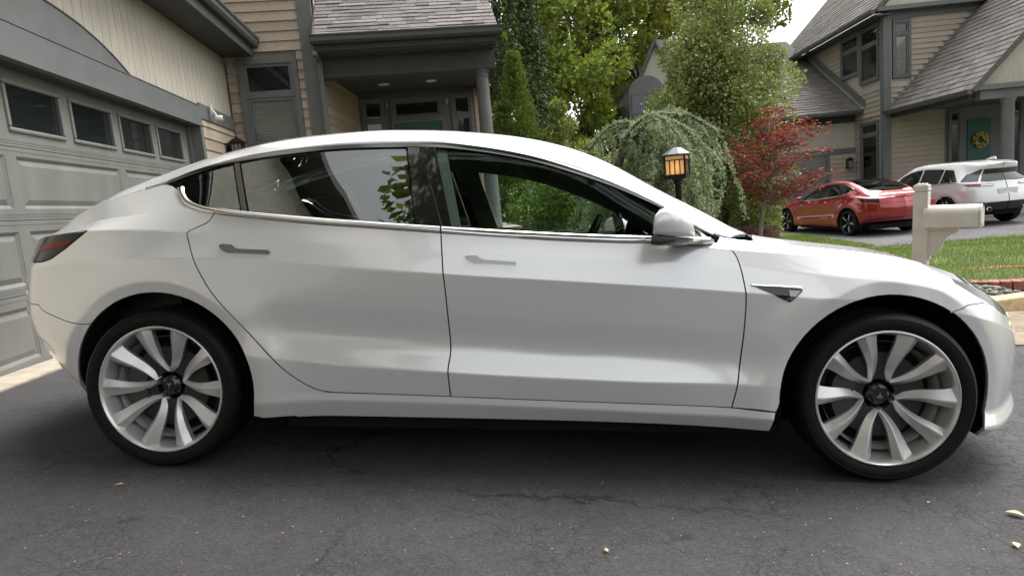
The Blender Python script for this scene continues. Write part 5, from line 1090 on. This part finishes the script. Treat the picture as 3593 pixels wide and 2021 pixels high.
def weeping_cedar(label, loc, m, seed, group=None):
    r = np.random.default_rng(seed); t = empty('weeping_cedar', Matrix.Translation(loc), label, 'tree', group)
    b = MB(); V = []; F = []; off = 0; tuft_c = []; tuft_d = []
    trunk = [(0,0,-.4),(.02,0,.6),(-.05,.0,1.3),(.1,-.05,1.75),(.45,-.1,1.95),(.9,-.1,1.9),(1.25,-.12,1.65)]
    b.tube(trunk, [.07,.065,.055,.045,.035,.025,.012], 8)
    arms = [trunk[2:]]
    for i in range(22):
        a = r.uniform(0, 2*np.pi); L_ = r.uniform(.35, 1.5); z0 = r.uniform(.9, 1.85); x0, y0 = r.uniform(-.1, .5), r.uniform(-.2, .2); arc = []; up = r.uniform(.12, .42); dr_ = r.uniform(.35, .75)
        for s in np.linspace(0, 1, 7): arc.append((x0 + math.cos(a)*L_*s*(1.0 if math.cos(a) < 0 else .72), y0 + math.sin(a)*L_*s*.8, z0 + up*math.sin(s*2.4) - dr_*s*s))
        b.tube(arc, [.022 - .018*s/6 for s in range(7)], 5); arms.append(arc)
    for arc in arms:
        A = np.array(arc)
        for k in range(17):
            s = (r.random()**.6)*(len(A) - 1); i = min(int(s), len(A) - 2); p = A[i] + (A[i+1] - A[i])*(s - i); L_ = min(r.uniform(.35, 1.25), p[2] + .45); dirn = np.array([r.normal()*.16, r.normal()*.16, -1.0]); sway = np.array([r.normal()*.10, r.normal()*.10, 0]); q = []
            for u in np.linspace(0, 1, 8): q.append(p + np.array([r.normal()*.012, r.normal()*.012, 0]) + dirn*L_*u + sway*math.sin(u*3) + np.array([dirn[0], dirn[1], 0])*.4*math.sqrt(u))
            b.tube(q, .004, 3, cap=False); q = np.array(q); nt = int(L_*70)
            w = r.random(nt)*7; j = np.minimum(w.astype(int), 6); c = q[j] + (q[j+1] - q[j])*(w - j)[:, None]; tuft_c.append(c); tuft_d.append(np.repeat(unit((q[-1] - q[0])[None]), nt, 0))
        for k in range(2):
            nt = 120; w = r.random(nt)*(len(A) - 1); j = np.minimum(w.astype(int), len(A) - 2); c = A[j] + (A[j+1] - A[j])*(w - j)[:, None] + r.normal(size=(nt, 3))*.02; tuft_c.append(c); tuft_d.append(unit(r.normal(size=(nt, 3))))
    C = np.vstack(tuft_c); Dm = np.vstack(tuft_d); C = np.repeat(C, 4, 0) + r.normal(size=(len(C)*4, 3))*.008; Dm = np.repeat(Dm, 4, 0); D = unit(r.normal(size=C.shape) + Dm*.35 + np.array([0, 0, .15]))
    V, F = leaves_at(C, D, .042, .16, r); link('crown', fast_mesh('crown', V, F, m), t); b.build('trunk', BARK, t); return t
def red_maple(label, loc, m, seed):
    r = np.random.default_rng(seed); t = empty('japanese_maple', Matrix.Translation(loc), label, 'tree')
    b = MB(); b.tube([(0,0,-.2),(.03,0,.3),(.10,0,.7),(.20,.02,1.1),(.24,.0,1.5),(.20,0,1.9),(.1,0,2.4)], [.045,.038,.032,.027,.02,.014,.006], 8); tiers = []
    for i in range(58):
        z = r.uniform(.85, 2.2); a = r.uniform(0, 2*np.pi); Rm = 1.0*math.sin(min(1, (z - .5)/.9)*1.4)*(1 - max(0, (z - 1.35))/1.15) + .10; L_ = Rm*r.uniform(.45, 1.1); p0 = Vector((.2, 0, z - .28)); e = Vector((.34 + math.cos(a)*L_, math.sin(a)*L_*.8, z + r.uniform(-.02, .12))); b.tube([p0, p0.lerp(e, .5) + Vector((0,0,.06)), e], [.010,.007,.003], 5); tiers.append((p0, e))
    b.build('trunk', BARK_PALE, t); C = []
    for p0, e in tiers:
        for k in range(24):
            s = r.uniform(.3, 1.08); C.append(np.array(p0.lerp(e, s)) + np.array([r.normal()*.11, r.normal()*.11, r.normal()*.025 + .05]))
    C = np.array(C); C = np.repeat(C, 6, 0); n = len(C); a = r.uniform(0, 2*np.pi, n); D = unit(np.stack([np.cos(a), np.sin(a), -.25 + r.normal(size=n)*.3], 1)); V, F = leaves_at(C + r.normal(size=C.shape)*.01, D, .062, .15, r, .1); link('crown', fast_mesh('crown', V, F, m), t); return t
# ------------------------------------------------------------------ smaller things
def copy_tree(o, parent=None):
    c = o.copy(); COL.objects.link(c)
    if parent is not None: c.parent = parent; c.matrix_parent_inverse = o.matrix_parent_inverse
    for ch in list(o.children): copy_tree(ch, c)
    return c
def mailbox():
    a = math.radians(-40); M4 = Matrix.Translation((5.0, 2.74, 0)) @ Matrix.Rotation(a, 4, 'Z') @ Matrix.Rotation(math.radians(1.2), 4, 'Y')
    t = empty('mailbox', M4, 'beige mailbox on a square post between the lawn and driveway', 'mailbox')
    B = add_noise(mat('beige_vinyl', (.66,.63,.56), .5), 7, .08, bump=.04); w = .058
    p = MB().box((-w,-w,-.75),(w,w,.775)).build('post', B, t); bevel(p, .006)
    c = MB().box((-w - .004,-w - .004,.783),(w + .004,w + .004,.80)).box((-w,-w,.801),(w,w,.835)).box((-w + .018,-w + .018,.836),(w - .018,w - .018,.848)).build('post_cap', B, t); bevel(c, .004)
    n = 14; prof = [(-.085,.455),(.085,.455),(.085,.565)] + [(.085*math.cos(s), .565 + .085*math.sin(s)) for s in np.linspace(.1, math.pi - .1, n)] + [(-.085,.565)]
    bx = MB().prism(prof, .03, .435, lambda y, z, d: Vector((d, y, z)), True).build('box', B, t, fix=True); autosharp(bx.data, 35)
    dr = MB().prism([(y*1.04, .455 + (z - .455)*1.02 - .004) for y, z in prof], .436, .454, lambda y, z, d: Vector((d, y, z)), True).build('box_door', B, t, fix=True); bevel(dr, .006)
    MB().tube([(.454,0,.645),(.473,0,.64),(.475,0,.622)], .006, 6).box((.454,-.012,.636),(.464,.012,.658)).build('latch', BLACKM, t)
    MB().lathe([(0,.0),(.011,.0),(.011,.002)], 12, lambda p_, q_, h: (.455 + h, -.05 + p_, .478 + q_)).build('sticker', mat('red_sticker', (.45,.06,.04), .5), t)
    ar = MB().box((.0,-.045,.425),(.29,.045,.452)).build('arm', B, t); bevel(ar, .004)
    br = MB(); curve = [(w,.424),(.29,.424),(.27,.40),(.235,.385),(.20,.36),(.175,.315),(.165,.27),(.15,.24),(.125,.225),(.10,.20),(w,.20)]
    br.prism(curve, -.02, .02, lambda p_, q_, d: Vector((p_, d, q_))); br.build('bracket', B, t, fix=True); MB().box((w,-.032,.16),(w + .02,.032,.424)).build('bracket_back', B, t)
    MB().box((-.03,-w - .008,.60),(.02,-w - .002,.70), Matrix.Translation((.075,.12,0))).build('reflector', mat('red_reflector', (.35,.03,.03), .3), t)
    return t
def lamp_post():
    M4 = Matrix.Translation((3.07,3.9,0)) @ Matrix.Rotation(math.radians(-24), 4, 'Z'); t = empty('lamp_post', M4, 'dark lantern lamp post glowing amber in front of the weeping cedar', 'lamp')
    MB().lathe([(.034,-.6),(.033,1.03),(.045,1.035),(.045,1.06),(.036,1.065),(.06,1.085),(.085,1.095)], 20).build('post', BLACKM, t)
    zb, zt, h = 1.10, 1.345, .108
    MB().box((-h - .012,-h - .012,zb - .008),(h + .012,h + .012,zb + .012)).box((-h - .004,-h - .004,zb + .012),(h + .004,h + .004,zb + .028)).build('base_tray', BLACKM, t)
    c = MB()
    for sx in (-1, 1):
        for sy in (-1, 1): c.box((sx*h - .009, sy*h - .009, zb + .02), (sx*h + .009, sy*h + .009, zt))
    for z in (zb + .03, zt - .055, zt - .008):
        for s in (-1, 1): c.box((-h, s*h - .006, z), (h, s*h + .006, z + .010)); c.box((s*h - .006, -h, z), (s*h + .006, h, z + .010))
    for q in (-.055, .0, .055):
        for s in (-1, 1): c.box((q - .005, s*h - .005, zb + .03), (q + .005, s*h + .005, zt - .05)); c.box((s*h - .005, q - .005, zb + .03), (s*h + .005, q + .005, zt - .05))
    c.build('cage', BLACKM, t)
    gm = mat('amber_glass', (.85,.78,.64), .4); gm.node_tree.nodes['Principled BSDF'].inputs['Transmission Weight'].default_value = .0
    b = gm.node_tree.nodes['Principled BSDF']; N, L = gm.node_tree.nodes, gm.node_tree.links; tr = N.new('ShaderNodeBsdfTranslucent'); tr.inputs[0].default_value = (.95,.80,.58,1); mx = N.new('ShaderNodeMixShader'); mx.inputs[0].default_value = .6; L.new(b.outputs[0], mx.inputs[1]); L.new(tr.outputs[0], mx.inputs[2]); L.new(mx.outputs[0], N['Material Output'].inputs[0])
    for s in (-1, 1):
        MB().box((-h + .004, s*(h - .004) - .001, zb + .03), (h - .004, s*(h - .004) + .001, zt)).build('pane', gm, t); MB().box((s*(h - .004) - .001, -h + .006, zb + .03), (s*(h - .004) + .001, h - .006, zt)).build('pane', gm, t)
    MB().lathe([(.165,zt),(.165,zt + .012),(.06,zt + .078),(.02,zt + .088),(0,zt + .09)], 8, lambda p, q, z: (p*math.cos(.39) - q*math.sin(.39), p*math.sin(.39) + q*math.cos(.39), z), smooth=False).lathe([(.165,zt),(.0,zt + .004)], 8, lambda p, q, z: (p*math.cos(.39) - q*math.sin(.39), p*math.sin(.39) + q*math.cos(.39), z), smooth=False).build('roof', mat('lamp_roof_metal', (.13,.145,.17), .4, .6), t)
    em = bpy.data.materials.new('bulb_glow'); em.use_nodes = True; e = em.node_tree.nodes['Principled BSDF']; e.inputs['Emission Color'].default_value = (1,.66,.30,1); e.inputs['Emission Strength'].default_value = 9
    bl = MB(); pill(bl, (0,0,1.20), (.028,.028,.04), 1.0, 14, 8); bl.build('bulb', em, t)
    return t
def tree_ring():
    t = empty('brick_edging', Matrix.Translation((7.75,5.75,soil_z(7.75,5.55))), 'low ring of red brick edging on the lawn beside pebbles', 'edging')
    B = obj_random(add_noise(mat('red_brick', (.30,.115,.085), .85), 20, .3, bump=.3), .2); n = 48
    me = MB().box((-.055,-.10,-.08),(.055,.10,.030)).me('brick', B)
    for i in range(n): o = link('brick', me, t, Matrix.Translation((.95*math.cos(2*math.pi*i/n)*1.0, .62*math.sin(2*math.pi*i/n), 0)) @ Matrix.Rotation(2*math.pi*i/n + math.pi/2, 4, 'Z'))
    return t
def stones():
    r = np.random.default_rng(3); b = MB(); V = []; F = []; n = 0
    ico = bmesh.new(); bmesh.ops.create_icosphere(ico, subdivisions=1, radius=1); iv = np.array([v.co[:] for v in ico.verts]); fi = np.array([[v.index for v in f.verts] for f in ico.faces]); ico.free()
    for k in range(900):
        s = r.random(); w = r.random(); x = 5.9 + s*4.5; y = edge_y(x) + .26 + w*.62; R = r.uniform(.018, .055); sc = np.array([R*r.uniform(.8,1.4), R*r.uniform(.8,1.3), R*.6]); a = r.uniform(0, 6.28); c, q = math.cos(a), math.sin(a)
        v = iv*sc*(1 + r.normal(size=(len(iv), 1))*.06); v = np.stack([v[:, 0]*c - v[:, 1]*q, v[:, 0]*q + v[:, 1]*c, v[:, 2]], 1) + [x, y, soil_z(x, y) + R*.25]; V.append(v); F.append(fi + n); n += len(iv)
    m = leaf_mat('river_stone', (.09,.085,.08), (.33,.31,.29), 0.0, .3, .6, 5, .1); o = link('river_stones', fast_mesh('river_stones', np.vstack(V), np.vstack(F), m)); tag(o, 'grey and tan river pebbles between the kerb and lawn', 'pebbles', kind='stuff')
def fallen_leaf(x, y, s, rz, label, m, tilt=.12):
    z = dz(x, y); t = MB(); k = 7; L_ = []; 
    for i in range(k):
        q = i/(k-1); w = math.sin(math.pi*q**.8)*.30*s; L_.append((q*s - s/2, w, .004 + .12*s*math.sin(q*2.6)*tilt*6)); 
    vs = [(x_, 0, z_ - .0) for x_, w, z_ in L_] + [(x_, w, z_ + w*.35) for x_, w, z_ in L_] + [(x_, -w, z_ + w*.28) for x_, w, z_ in L_]
    t.add(vs, [(i, i+1, k+i+1, k+i) for i in range(k-1)] + [(i+1, i, 2*k+i, 2*k+i+1) for i in range(k-1)], True); t.tube([(-s/2,0,.004),(-s*.85,.02*s,.006)], .0012, 5)
    o = t.build('fallen_leaf', m, None, Matrix.Translation((x, y, z + .003)) @ SLOPE.to_4x4() @ Matrix.Rotation(rz, 4, 'Z')); tag(o, label, 'leaf', 'dry leaves on the driveway'); return o
def leaf_litter():
    r = np.random.default_rng(11); n = 520; x = r.uniform(-1.2, 4.2, n); y = r.uniform(-1.75, -.72, n); m2 = (r.random(n) < .78); n2 = 260; x = np.r_[x, r.uniform(5.2, 9, n2)]; y = np.r_[y, 2.2 + r.random(n2)*1.9]; n += n2
    s = np.r_[r.uniform(.003, .009, n - n2), r.uniform(.02, .06, n2)]; z = np.array([dz(a, b) for a, b in zip(x, y)]) + np.r_[np.full(n - n2, .003), np.full(n2, .018)]; C = np.stack([x, y, z], 1); a = r.uniform(0, 6.28, n); D = np.stack([np.cos(a), np.sin(a), r.normal(size=n)*.12], 1)
    S = np.stack([-np.sin(a), np.cos(a), r.normal(size=n)*.15], 1); w = s[:, None]; V = np.stack([C, C + D*w*.5 + S*w*.32 + [0,0,.001], C + D*w, C + D*w*.5 - S*w*.3 + [0,0,.002]], 1).reshape(-1, 3); F = np.arange(n)[:, None]*4 + np.arange(4)[None]
    tag(link('leaf_litter', fast_mesh('leaf_litter', V, F, leaf_mat('litter', (.16,.12,.06), (.52,.46,.30), .1, .2, .7, 4, .1))), 'scattered tiny dry leaf bits and petals on the asphalt', 'leaf litter', kind='stuff')

# ------------------------------------------------------------------ sport utility vehicle
def build_suv(M4, label):
    root = empty('suv', M4, label, 'suv'); M = dict(CM); P_ = paint_mat('suv_white_paint', (.70,.71,.71), .3, .15); clad = CM['plastic']; gl = mat('suv_glass', (.012,.014,.015), .03, 0, Specular_IOR_Level=.9)
    plan = pchip([(-.92,.004),(-.90,.45),(-.84,.72),(-.72,.85),(-.5,.905),(0,.935),(2.6,.935),(3.1,.90),(3.4,.78),(3.6,.5),(3.68,.05)])
    zs = [[(-.92,.40),(-.5,.36),(-.3,.30),(3.2,.28),(3.68,.33)], [(-.92,.60),(-.5,.56),(0,.52),(3.2,.50),(3.68,.52)], [(-.92,.76),(0,.74),(3.2,.68),(3.68,.62)], [(-.92,.93),(-.5,.95),(.4,.90),(2.5,.86),(3.2,.82),(3.68,.70)],
          [(-.92,1.10),(-.5,1.12),(.5,1.09),(1.5,1.05),(2.4,1.02),(3.2,.92),(3.68,.75)], [(-.92,1.30),(-.6,1.33),(-.2,1.46),(.4,1.53),(1.0,1.55),(1.5,1.50),(2.0,1.30),(2.4,1.06),(3.2,.95),(3.68,.77)],
          [(-.92,1.54),(-.6,1.60),(.2,1.645),(1.0,1.65),(1.5,1.60),(2.0,1.38),(2.4,1.10),(3.2,.97),(3.68,.78)], [(-.92,1.56),(-.6,1.63),(.2,1.67),(1.0,1.675),(1.5,1.63),(2.0,1.42),(2.4,1.13),(3.2,1.0),(3.68,.79)]]
    yc = [.86,.94,.935,.935,.90,.68,.58,0]; ycf = [.86,.94,.935,.935,.88,.80,.66,0]; bl = pchip([(-.92,0),(1.6,0),(2.4,1),(3.68,1)]); dxr = [.06,-.02,.0,.04,.10,.22,.16,.14]; wr = pchip([(-.92,1),(-.7,1),(-.2,0),(3.68,0)])
    L = Loft(zs, lambda k, u: (yc[k]*(1 - bl(u)) + ycf[k]*bl(u))*plan(u)/.935, lambda k, u: u + wr(u)*dxr[k], {1,3,4,5,6}, [0,.2,.42,.62,.82,1.3,1.45,2.1], wheels=((0,.37),(2.75,.37)), flare=.02, ra=.41, ro=.46)
    def arch(w):
        q = L.S(w[:, 0], L.v2t(w[:, 1])); return np.minimum(np.hypot(q[:, 0], q[:, 2] - .37), np.hypot(q[:, 0] - 2.75, q[:, 2] - .37)) < .42
    V = L.V; kw = dict(du=.05, dv=.05, gap=0, lip=.0)
    for far in (False, True):
        k = dict(kw, mirror=far)
        panel(L, 'cladding', clad, root, uv=[(-.9197,.0),(3.67,.0),(3.67,V[1]),(-.9197,V[1])], cut=arch, **k)
        panel(L, 'body_side', P_, root, uv=[(-.9197,V[1]),(3.67,V[1]),(3.67,V[4]),(-.9197,V[4])], cut=arch, **k)
        panel(L, 'pillars', P_, root, uv=[(-.9197,V[4]),(3.67,V[4]),(3.67,V[6]),(-.9197,V[6])], **k)
        panel(L, 'side_window', gl, root, uv=[(-.30,V[4]+.05),(.28,V[4]+.03),(.28,V[5]-.05),(.0,V[5]-.05)], off=.006, **k); panel(L, 'side_window', gl, root, uv=[(.32,V[4]+.03),(1.02,V[4]+.03),(1.02,V[5]-.03),(.32,V[5]-.04)], off=.006, **k); panel(L, 'side_window', gl, root, uv=[(1.08,V[4]+.03),(2.15,V[4]+.03),(1.85,V[5]-.04),(1.08,V[5]-.03)], off=.006, **k)
        panel(L, 'window_trim', CM['chrome'], root, uv=[(-.4,V[4]+.0),(2.2,V[4]+.0),(2.2,V[4]+.022),(-.4,V[4]+.022)], off=.008, **k)
        panel(L, 'rear_side_glass', gl, root, uv=[(-.84,V[4]+.06),(-.42,V[4]+.05),(-.52,V[5]-.05),(-.84,V[5]+.08)], off=.007, **k)
        tl = panel(L, 'tail_lamp', mat('suv_tail_lamp', (.32,.02,.025), .1, 0, Coat_Weight=1.0), root, uv=[(-.906,V[3]+.09),(-.72,V[3]+.09),(-.48,V[3]+.145),(-.60,V[3]+.15),(-.84,V[3]+.165),(-.906,V[3]+.14)], off=.008, **k)
        panel(L, 'reverse_lamp', CM['wheel_silver'], tl, uv=[(-.905,V[3]+.10),(-.86,V[3]+.10),(-.86,V[3]+.135),(-.905,V[3]+.13)], off=.012, **k)
        panel(L, 'reflector', CM['lamp_red'], root, uv=[(-.84,V[1]-.015),(-.60,V[1]-.015),(-.60,V[1]+.02),(-.84,V[1]+.02)], off=.006, **k)
        y = .5 if far else -.5; MB().lathe([(.045,0),(.052,.002),(.052,.12),(.04,.12),(.04,.02)], 20, lambda p, q, h: (-.90 + h, y + p*1.3, .43 + q)).build('exhaust_tip', CM['chrome'], root)
    panel(L, 'roof', P_, root, uv=[(-.9197,V[6]),(3.67,V[6]),(3.67,V[7]),(-.9197,V[7])], both=True, **kw)
    panel(L, 'rear_window', gl, root, uv=[(-.9197,V[4]+.06),(-.86,V[4]+.06),(-.86,V[5]+.08),(-.9197,V[5]+.08)], off=.01, both=True, **kw)
    pill_ = MB(); pill_.prism([(-.18,0),(.12,0),(.05,.035),(-.10,.075),(-.15,.07)], -.02, .02, lambda p, q, d: Vector((-.35 + p, d, 1.66 + q))); pill_.build('antenna_fin', P_, root, fix=True)
    MB().box((-.905,-.26,.80),(-.893,.26,.93)).build('licence_plate', WHITEP, root); MB().box((-.5,-.7,.25),(3.2,.7,.6)).build('underbody', CM['matt_black'], root)
    for x in (0, 2.75):
        for sd in (-1, 1):
            b = MB().lathe([(.30,.0),(.31,-.01),(.35,-.006),(.368,.03),(.37,.2),(.36,.22),(.30,.22)], 40, lambda p, q, h: (p, h, q)); M5 = Matrix.Translation((x, sd*.93, .37)) @ (Matrix.Identity(4) if sd < 0 else Matrix.Rotation(math.pi, 4, 'Z'))
            rim = MB().lathe([(.30,.0),(.29,.02),(.27,.06),(.0,.09)], 40, lambda p, q, h: (p, h, q)).build('wheel', CM['wheel_black'], root, M5); b.build('tyre', CM['rubber'], rim)
            sp = MB().box((-.022,.005,.04),(.022,.03,.295)).me('spoke', CM['wheel_silver'])
            for j in range(10): link('spoke', sp, rim, Matrix.Rotation(j*math.pi/5 + (.18 if j % 2 else 0), 4, 'Y'))
    return root

# ------------------------------------------------------------------ assemble
ground()
own_house(); neighbour_house(); far_house(); wreath()
wall_lantern('black carriage lantern on tan siding between garage door and tall window', HM @ Matrix.Translation((.03,5.12,2.03)) @ Matrix.Rotation(math.radians(90), 4, 'Z'), 1.05)
wall_lantern('small black wall lantern on the neighbour garage wing', NM @ Matrix.Translation((-.28,1.90,1.27)), 1.05)
security_camera(HM @ Matrix.Translation((.05,4.52,2.44)) @ Matrix.Rotation(math.radians(90), 4, 'Z'))
sedan = empty('sedan', SLOPE.to_4x4(), 'white electric sedan in profile with silver turbine wheels, filling the foreground driveway', 'car')
build_sedan(sedan, CM, 'turbine', math.radians(-2.6))
# the red sedan is the same body in red with dark wheels
RED = paint_mat('red_paint', (.36,.006,.010), .28, .35)
red = empty('sedan', Matrix.Identity(4), 'red sedan with black wheels parked beyond the lawn', 'car')
for ch in list(sedan.children):
    if ch.name.split('.')[0] == 'wheel': continue
    copy_tree(ch, red)
def repaint(o):
    for c in o.children:
        if c.type == 'MESH' and c.data.materials and c.data.materials[0] == CM['paint']: c.material_slots[0].link = 'OBJECT'; c.material_slots[0].material = RED
        repaint(c)
repaint(red)
for x in (0.0, 2.87):
    for sd in (-1, 1): build_wheel(red, x, sd*.905, sd, CM, 'aero', 0.0)
h_ = math.radians(101); Rm = Matrix.Rotation(h_, 4, 'Z'); w_ = Rm @ Vector((0, .905, 0)); red.matrix_world = Matrix.Translation((9.30 - w_.x, 13.9 - w_.y, -.652)) @ Rm
h_ = math.radians(100); Rm = Matrix.Rotation(h_, 4, 'Z'); w_ = Rm @ Vector((0, .93, 0)); build_suv(Matrix.Translation((12.0 - w_.x, 14.3 - w_.y, -.652)) @ Rm, 'white suv with black lower cladding parked at the right beyond the mailbox')
mailbox(); lamp_post(); tree_ring(); stones()
LF = leaf_mat('dry_leaf', (.50,.42,.24), (.72,.66,.45), .15, .2, .6, 3, .1)
for (x, y, s, a, lb) in ((-.057,-1.091,.022,.3,'tiny pale leaf on asphalt below the rear wheel'), (3.165,-1.173,.055,2.6,'large curled dry leaf at the right edge of driveway'), (3.02,-1.389,.034,1.2,'oval yellow leaf near the lower right corner of driveway'), (1.764,-1.49,.02,2.0,'small triangular yellow leaf on asphalt in front of the doors'), (2.93,-1.09,.014,.7,'small pale leaf left of the large curled one')):
    fallen_leaf(x, y, s, a, lb, LF)
leaf_litter()
# grass
GR = leaf_mat('grass', (.095,.15,.028), (.29,.36,.085), .38, .25, .5, .8, .3)
def reg(r, n):
    x = 4.5 + r.random(n)**1.2*12.0; y = 3.3 + r.random(n)**1.2*7.7; q = r.random(n) < .16; x = np.where(q, 5.2 + r.random(n)*3.4, x); y = np.where(q, 11 + r.random(n)*4, y); e = y - np.where(x > 5.9, 3.95 + .27*(x - 5.9), 2.95 + .2273*(x - 1.5)); k = e > np.where(x > 5.7, .85, .1); return np.stack([x, y], 1)[k]
g = link('lawn_grass', blades('lawn_grass', 125000, reg, lambda x, y: (-.635 + .3*sst((6.5 - x)/3)) if y > 11.2 else soil_z(x, y), .03, .075, GR, 5, .0035)); tag(g, 'short mown green lawn grass between driveways', 'grass', kind='stuff')

# plants: (depth order from far to near)
LV_A = leaf_mat('maple_leaf', (.062,.098,.014), (.33,.40,.065), .48, .3, .5, .45, .4); LV_B = leaf_mat('yellowgreen_leaf', (.12,.15,.022), (.46,.47,.08), .48, .3, .5, .5, .4); LV_H = leaf_mat('holly_leaf', (.075,.115,.024), (.40,.46,.13), .36, .6, .35, .9, .35)
LV_D = leaf_mat('hemlock', (.022,.040,.014), (.085,.115,.038), .25, .2, .6, .8, .3); LV_C = leaf_mat('arborvitae', (.040,.082,.010), (.22,.31,.05), .28, .3, .55, 1.2, .3); LV_W = leaf_mat('cedar_needles', (.17,.225,.115), (.48,.56,.33), .35, .25, .6, 1.0, .25); LV_R = leaf_mat('red_maple_leaf', (.095,.020,.015), (.38,.078,.048), .42, .35, .45, 1.4, .35)
LV_S = leaf_mat('azalea_leaf', (.085,.13,.028), (.36,.41,.10), .35, .35, .5, 1.0, .35); LV_P = leaf_mat('barberry', (.11,.04,.045), (.32,.14,.14), .3, .3, .5, 1.4, .3)
gt_ = 'tall leafy trees behind the houses'
big = broadleaf('leafy_tree', 'tall dark green leafy tree rising behind the porch corner', (1.2,21.0,-1), 12, 3.2, 20000, .20, LV_A, 1, 70, .14, trunk_r=.20, group=gt_, crad=.22)
broadleaf('leafy_tree', 'leafy tree with sky gaps left of the far arched window bay', (3.4,24.0,-1), 13, 2.9, 17000, .21, LV_A, 2, 60, .20, trunk_r=.20, group=gt_, crad=.21)
broadleaf('leafy_tree', 'yellow green leafy tree above the far arched window bay', (6.6,27.5,-1), 15.5, 3.6, 20000, .22, LV_B, 3, 60, .30, trunk_r=.2, group=gt_, crad=.24)
broadleaf('leafy_tree', 'tree with sky gaps at the top beside the neighbour roof', (11.2,31,-1), 17, 3.4, 9000, .24, LV_B, 4, 44, .40, trunk_r=.2, group=gt_, crad=.22)
conifer('hemlock', 'dark drooping hemlock behind the porch column', (.6,13.8,-.6), 9.0, 1.55, 32000, .12, LV_D, 5, droop=.75, power=.5)
conifer('arborvitae', 'narrow bright green conical arborvitae beside the porch column', (1.08,10.3,-.25), 4.2, .85, 34000, .045, LV_C, 6, droop=.02, power=.9, jit=.22)
conifer('arborvitae', 'shorter arborvitae tucked against the left of the taller one', (.70,10.4,-.25), 3.2, .62, 16000, .045, LV_C, 16, droop=.02, power=.9, jit=.22)
broadleaf('shrub', 'loose yellow green shrub right of the arborvitae', (2.2,10.3,-.2), 3.15, .85, 18000, .07, LV_S, 7, 40, .10, trunk_r=.05, cat='shrub', crad=.32)
broadleaf('shrub', 'low green shrub under the loose shrub behind the car roof', (1.75,8.4,-.3), 1.95, .8, 12000, .05, LV_C, 8, 22, .05, trunk_r=.04, cat='shrub', crad=.42)
broadleaf('shrub', 'dark low shrub between the loose shrub and the cedar', (3.1,9.4,-.3), 2.0, .7, 10000, .055, LV_H, 18, 24, .05, trunk_r=.04, cat='shrub', crad=.40)
broadleaf('holly', 'tall glossy leaved holly shrub behind the lamp post', (5.05,9.4,-.3), 5.6, 1.22, 52000, .062, LV_H, 9, 120, .0, trunk_r=.08, cat='shrub', crad=.30, shape=(1.0,.8,1.05))
broadleaf('shrub', 'bright leaved low shrub at the foot of the red maple', (5.35,8.9,-.25), 1.3, .5, 9000, .05, LV_S, 10, 18, .0, trunk_r=.03, cat='shrub', crad=.45)
broadleaf('barberry', 'dusky pink low bush on the edge of the lawn', (5.0,7.9,-.25), .45, .5, 5000, .035, LV_P, 12, 20, .0, trunk_r=.02, cat='shrub', crad=.30)
weeping_cedar('grey green weeping cedar arching behind the lamp post', (2.62,5.35,-.0), LV_W, 13)
red_maple('red japanese maple with slender pale trunk on the lawn edge', (5.12,7.75,-.15), LV_R, 14)
o = broadleaf('leafy_tree', 'leafy tree overhanging the driveway, seen only mirrored in the front window and hood', (6.6,-6.0,-1), 9.8, 2.6, 36000, .13, LV_A, 21, 100, .66, trunk_r=.22, group='trees mirrored in the sedan', crad=.26, shift=(-3.5, 3.2))
# across the drive, behind the photographer: seen only as reflections in the car
for i, (x, y, s, a) in enumerate(((-6,-16,.62,.3),(-2,-18,.7,1.2),(2.2,-16,.58,2.1),(6.5,-17,.66,3.3),(11,-16,.6,4.1),(16.5,-14,.65,5.0),(20,-6,.5,.7))):
    o = copy_tree(big); o.name = 'leafy_tree'; o.matrix_world = Matrix.Translation((x, y, -1.5)) @ Matrix.Rotation(a, 4, 'Z') @ Matrix.Scale(s, 4)
    tag(o, ('leftmost', 'second', 'third', 'fourth', 'fifth', 'sixth', 'last')[i] + ' mirrored leafy tree from the garage side, seen only in the sedan paint', 'tree', 'trees mirrored in the sedan')
bpy.context.view_layer.update()
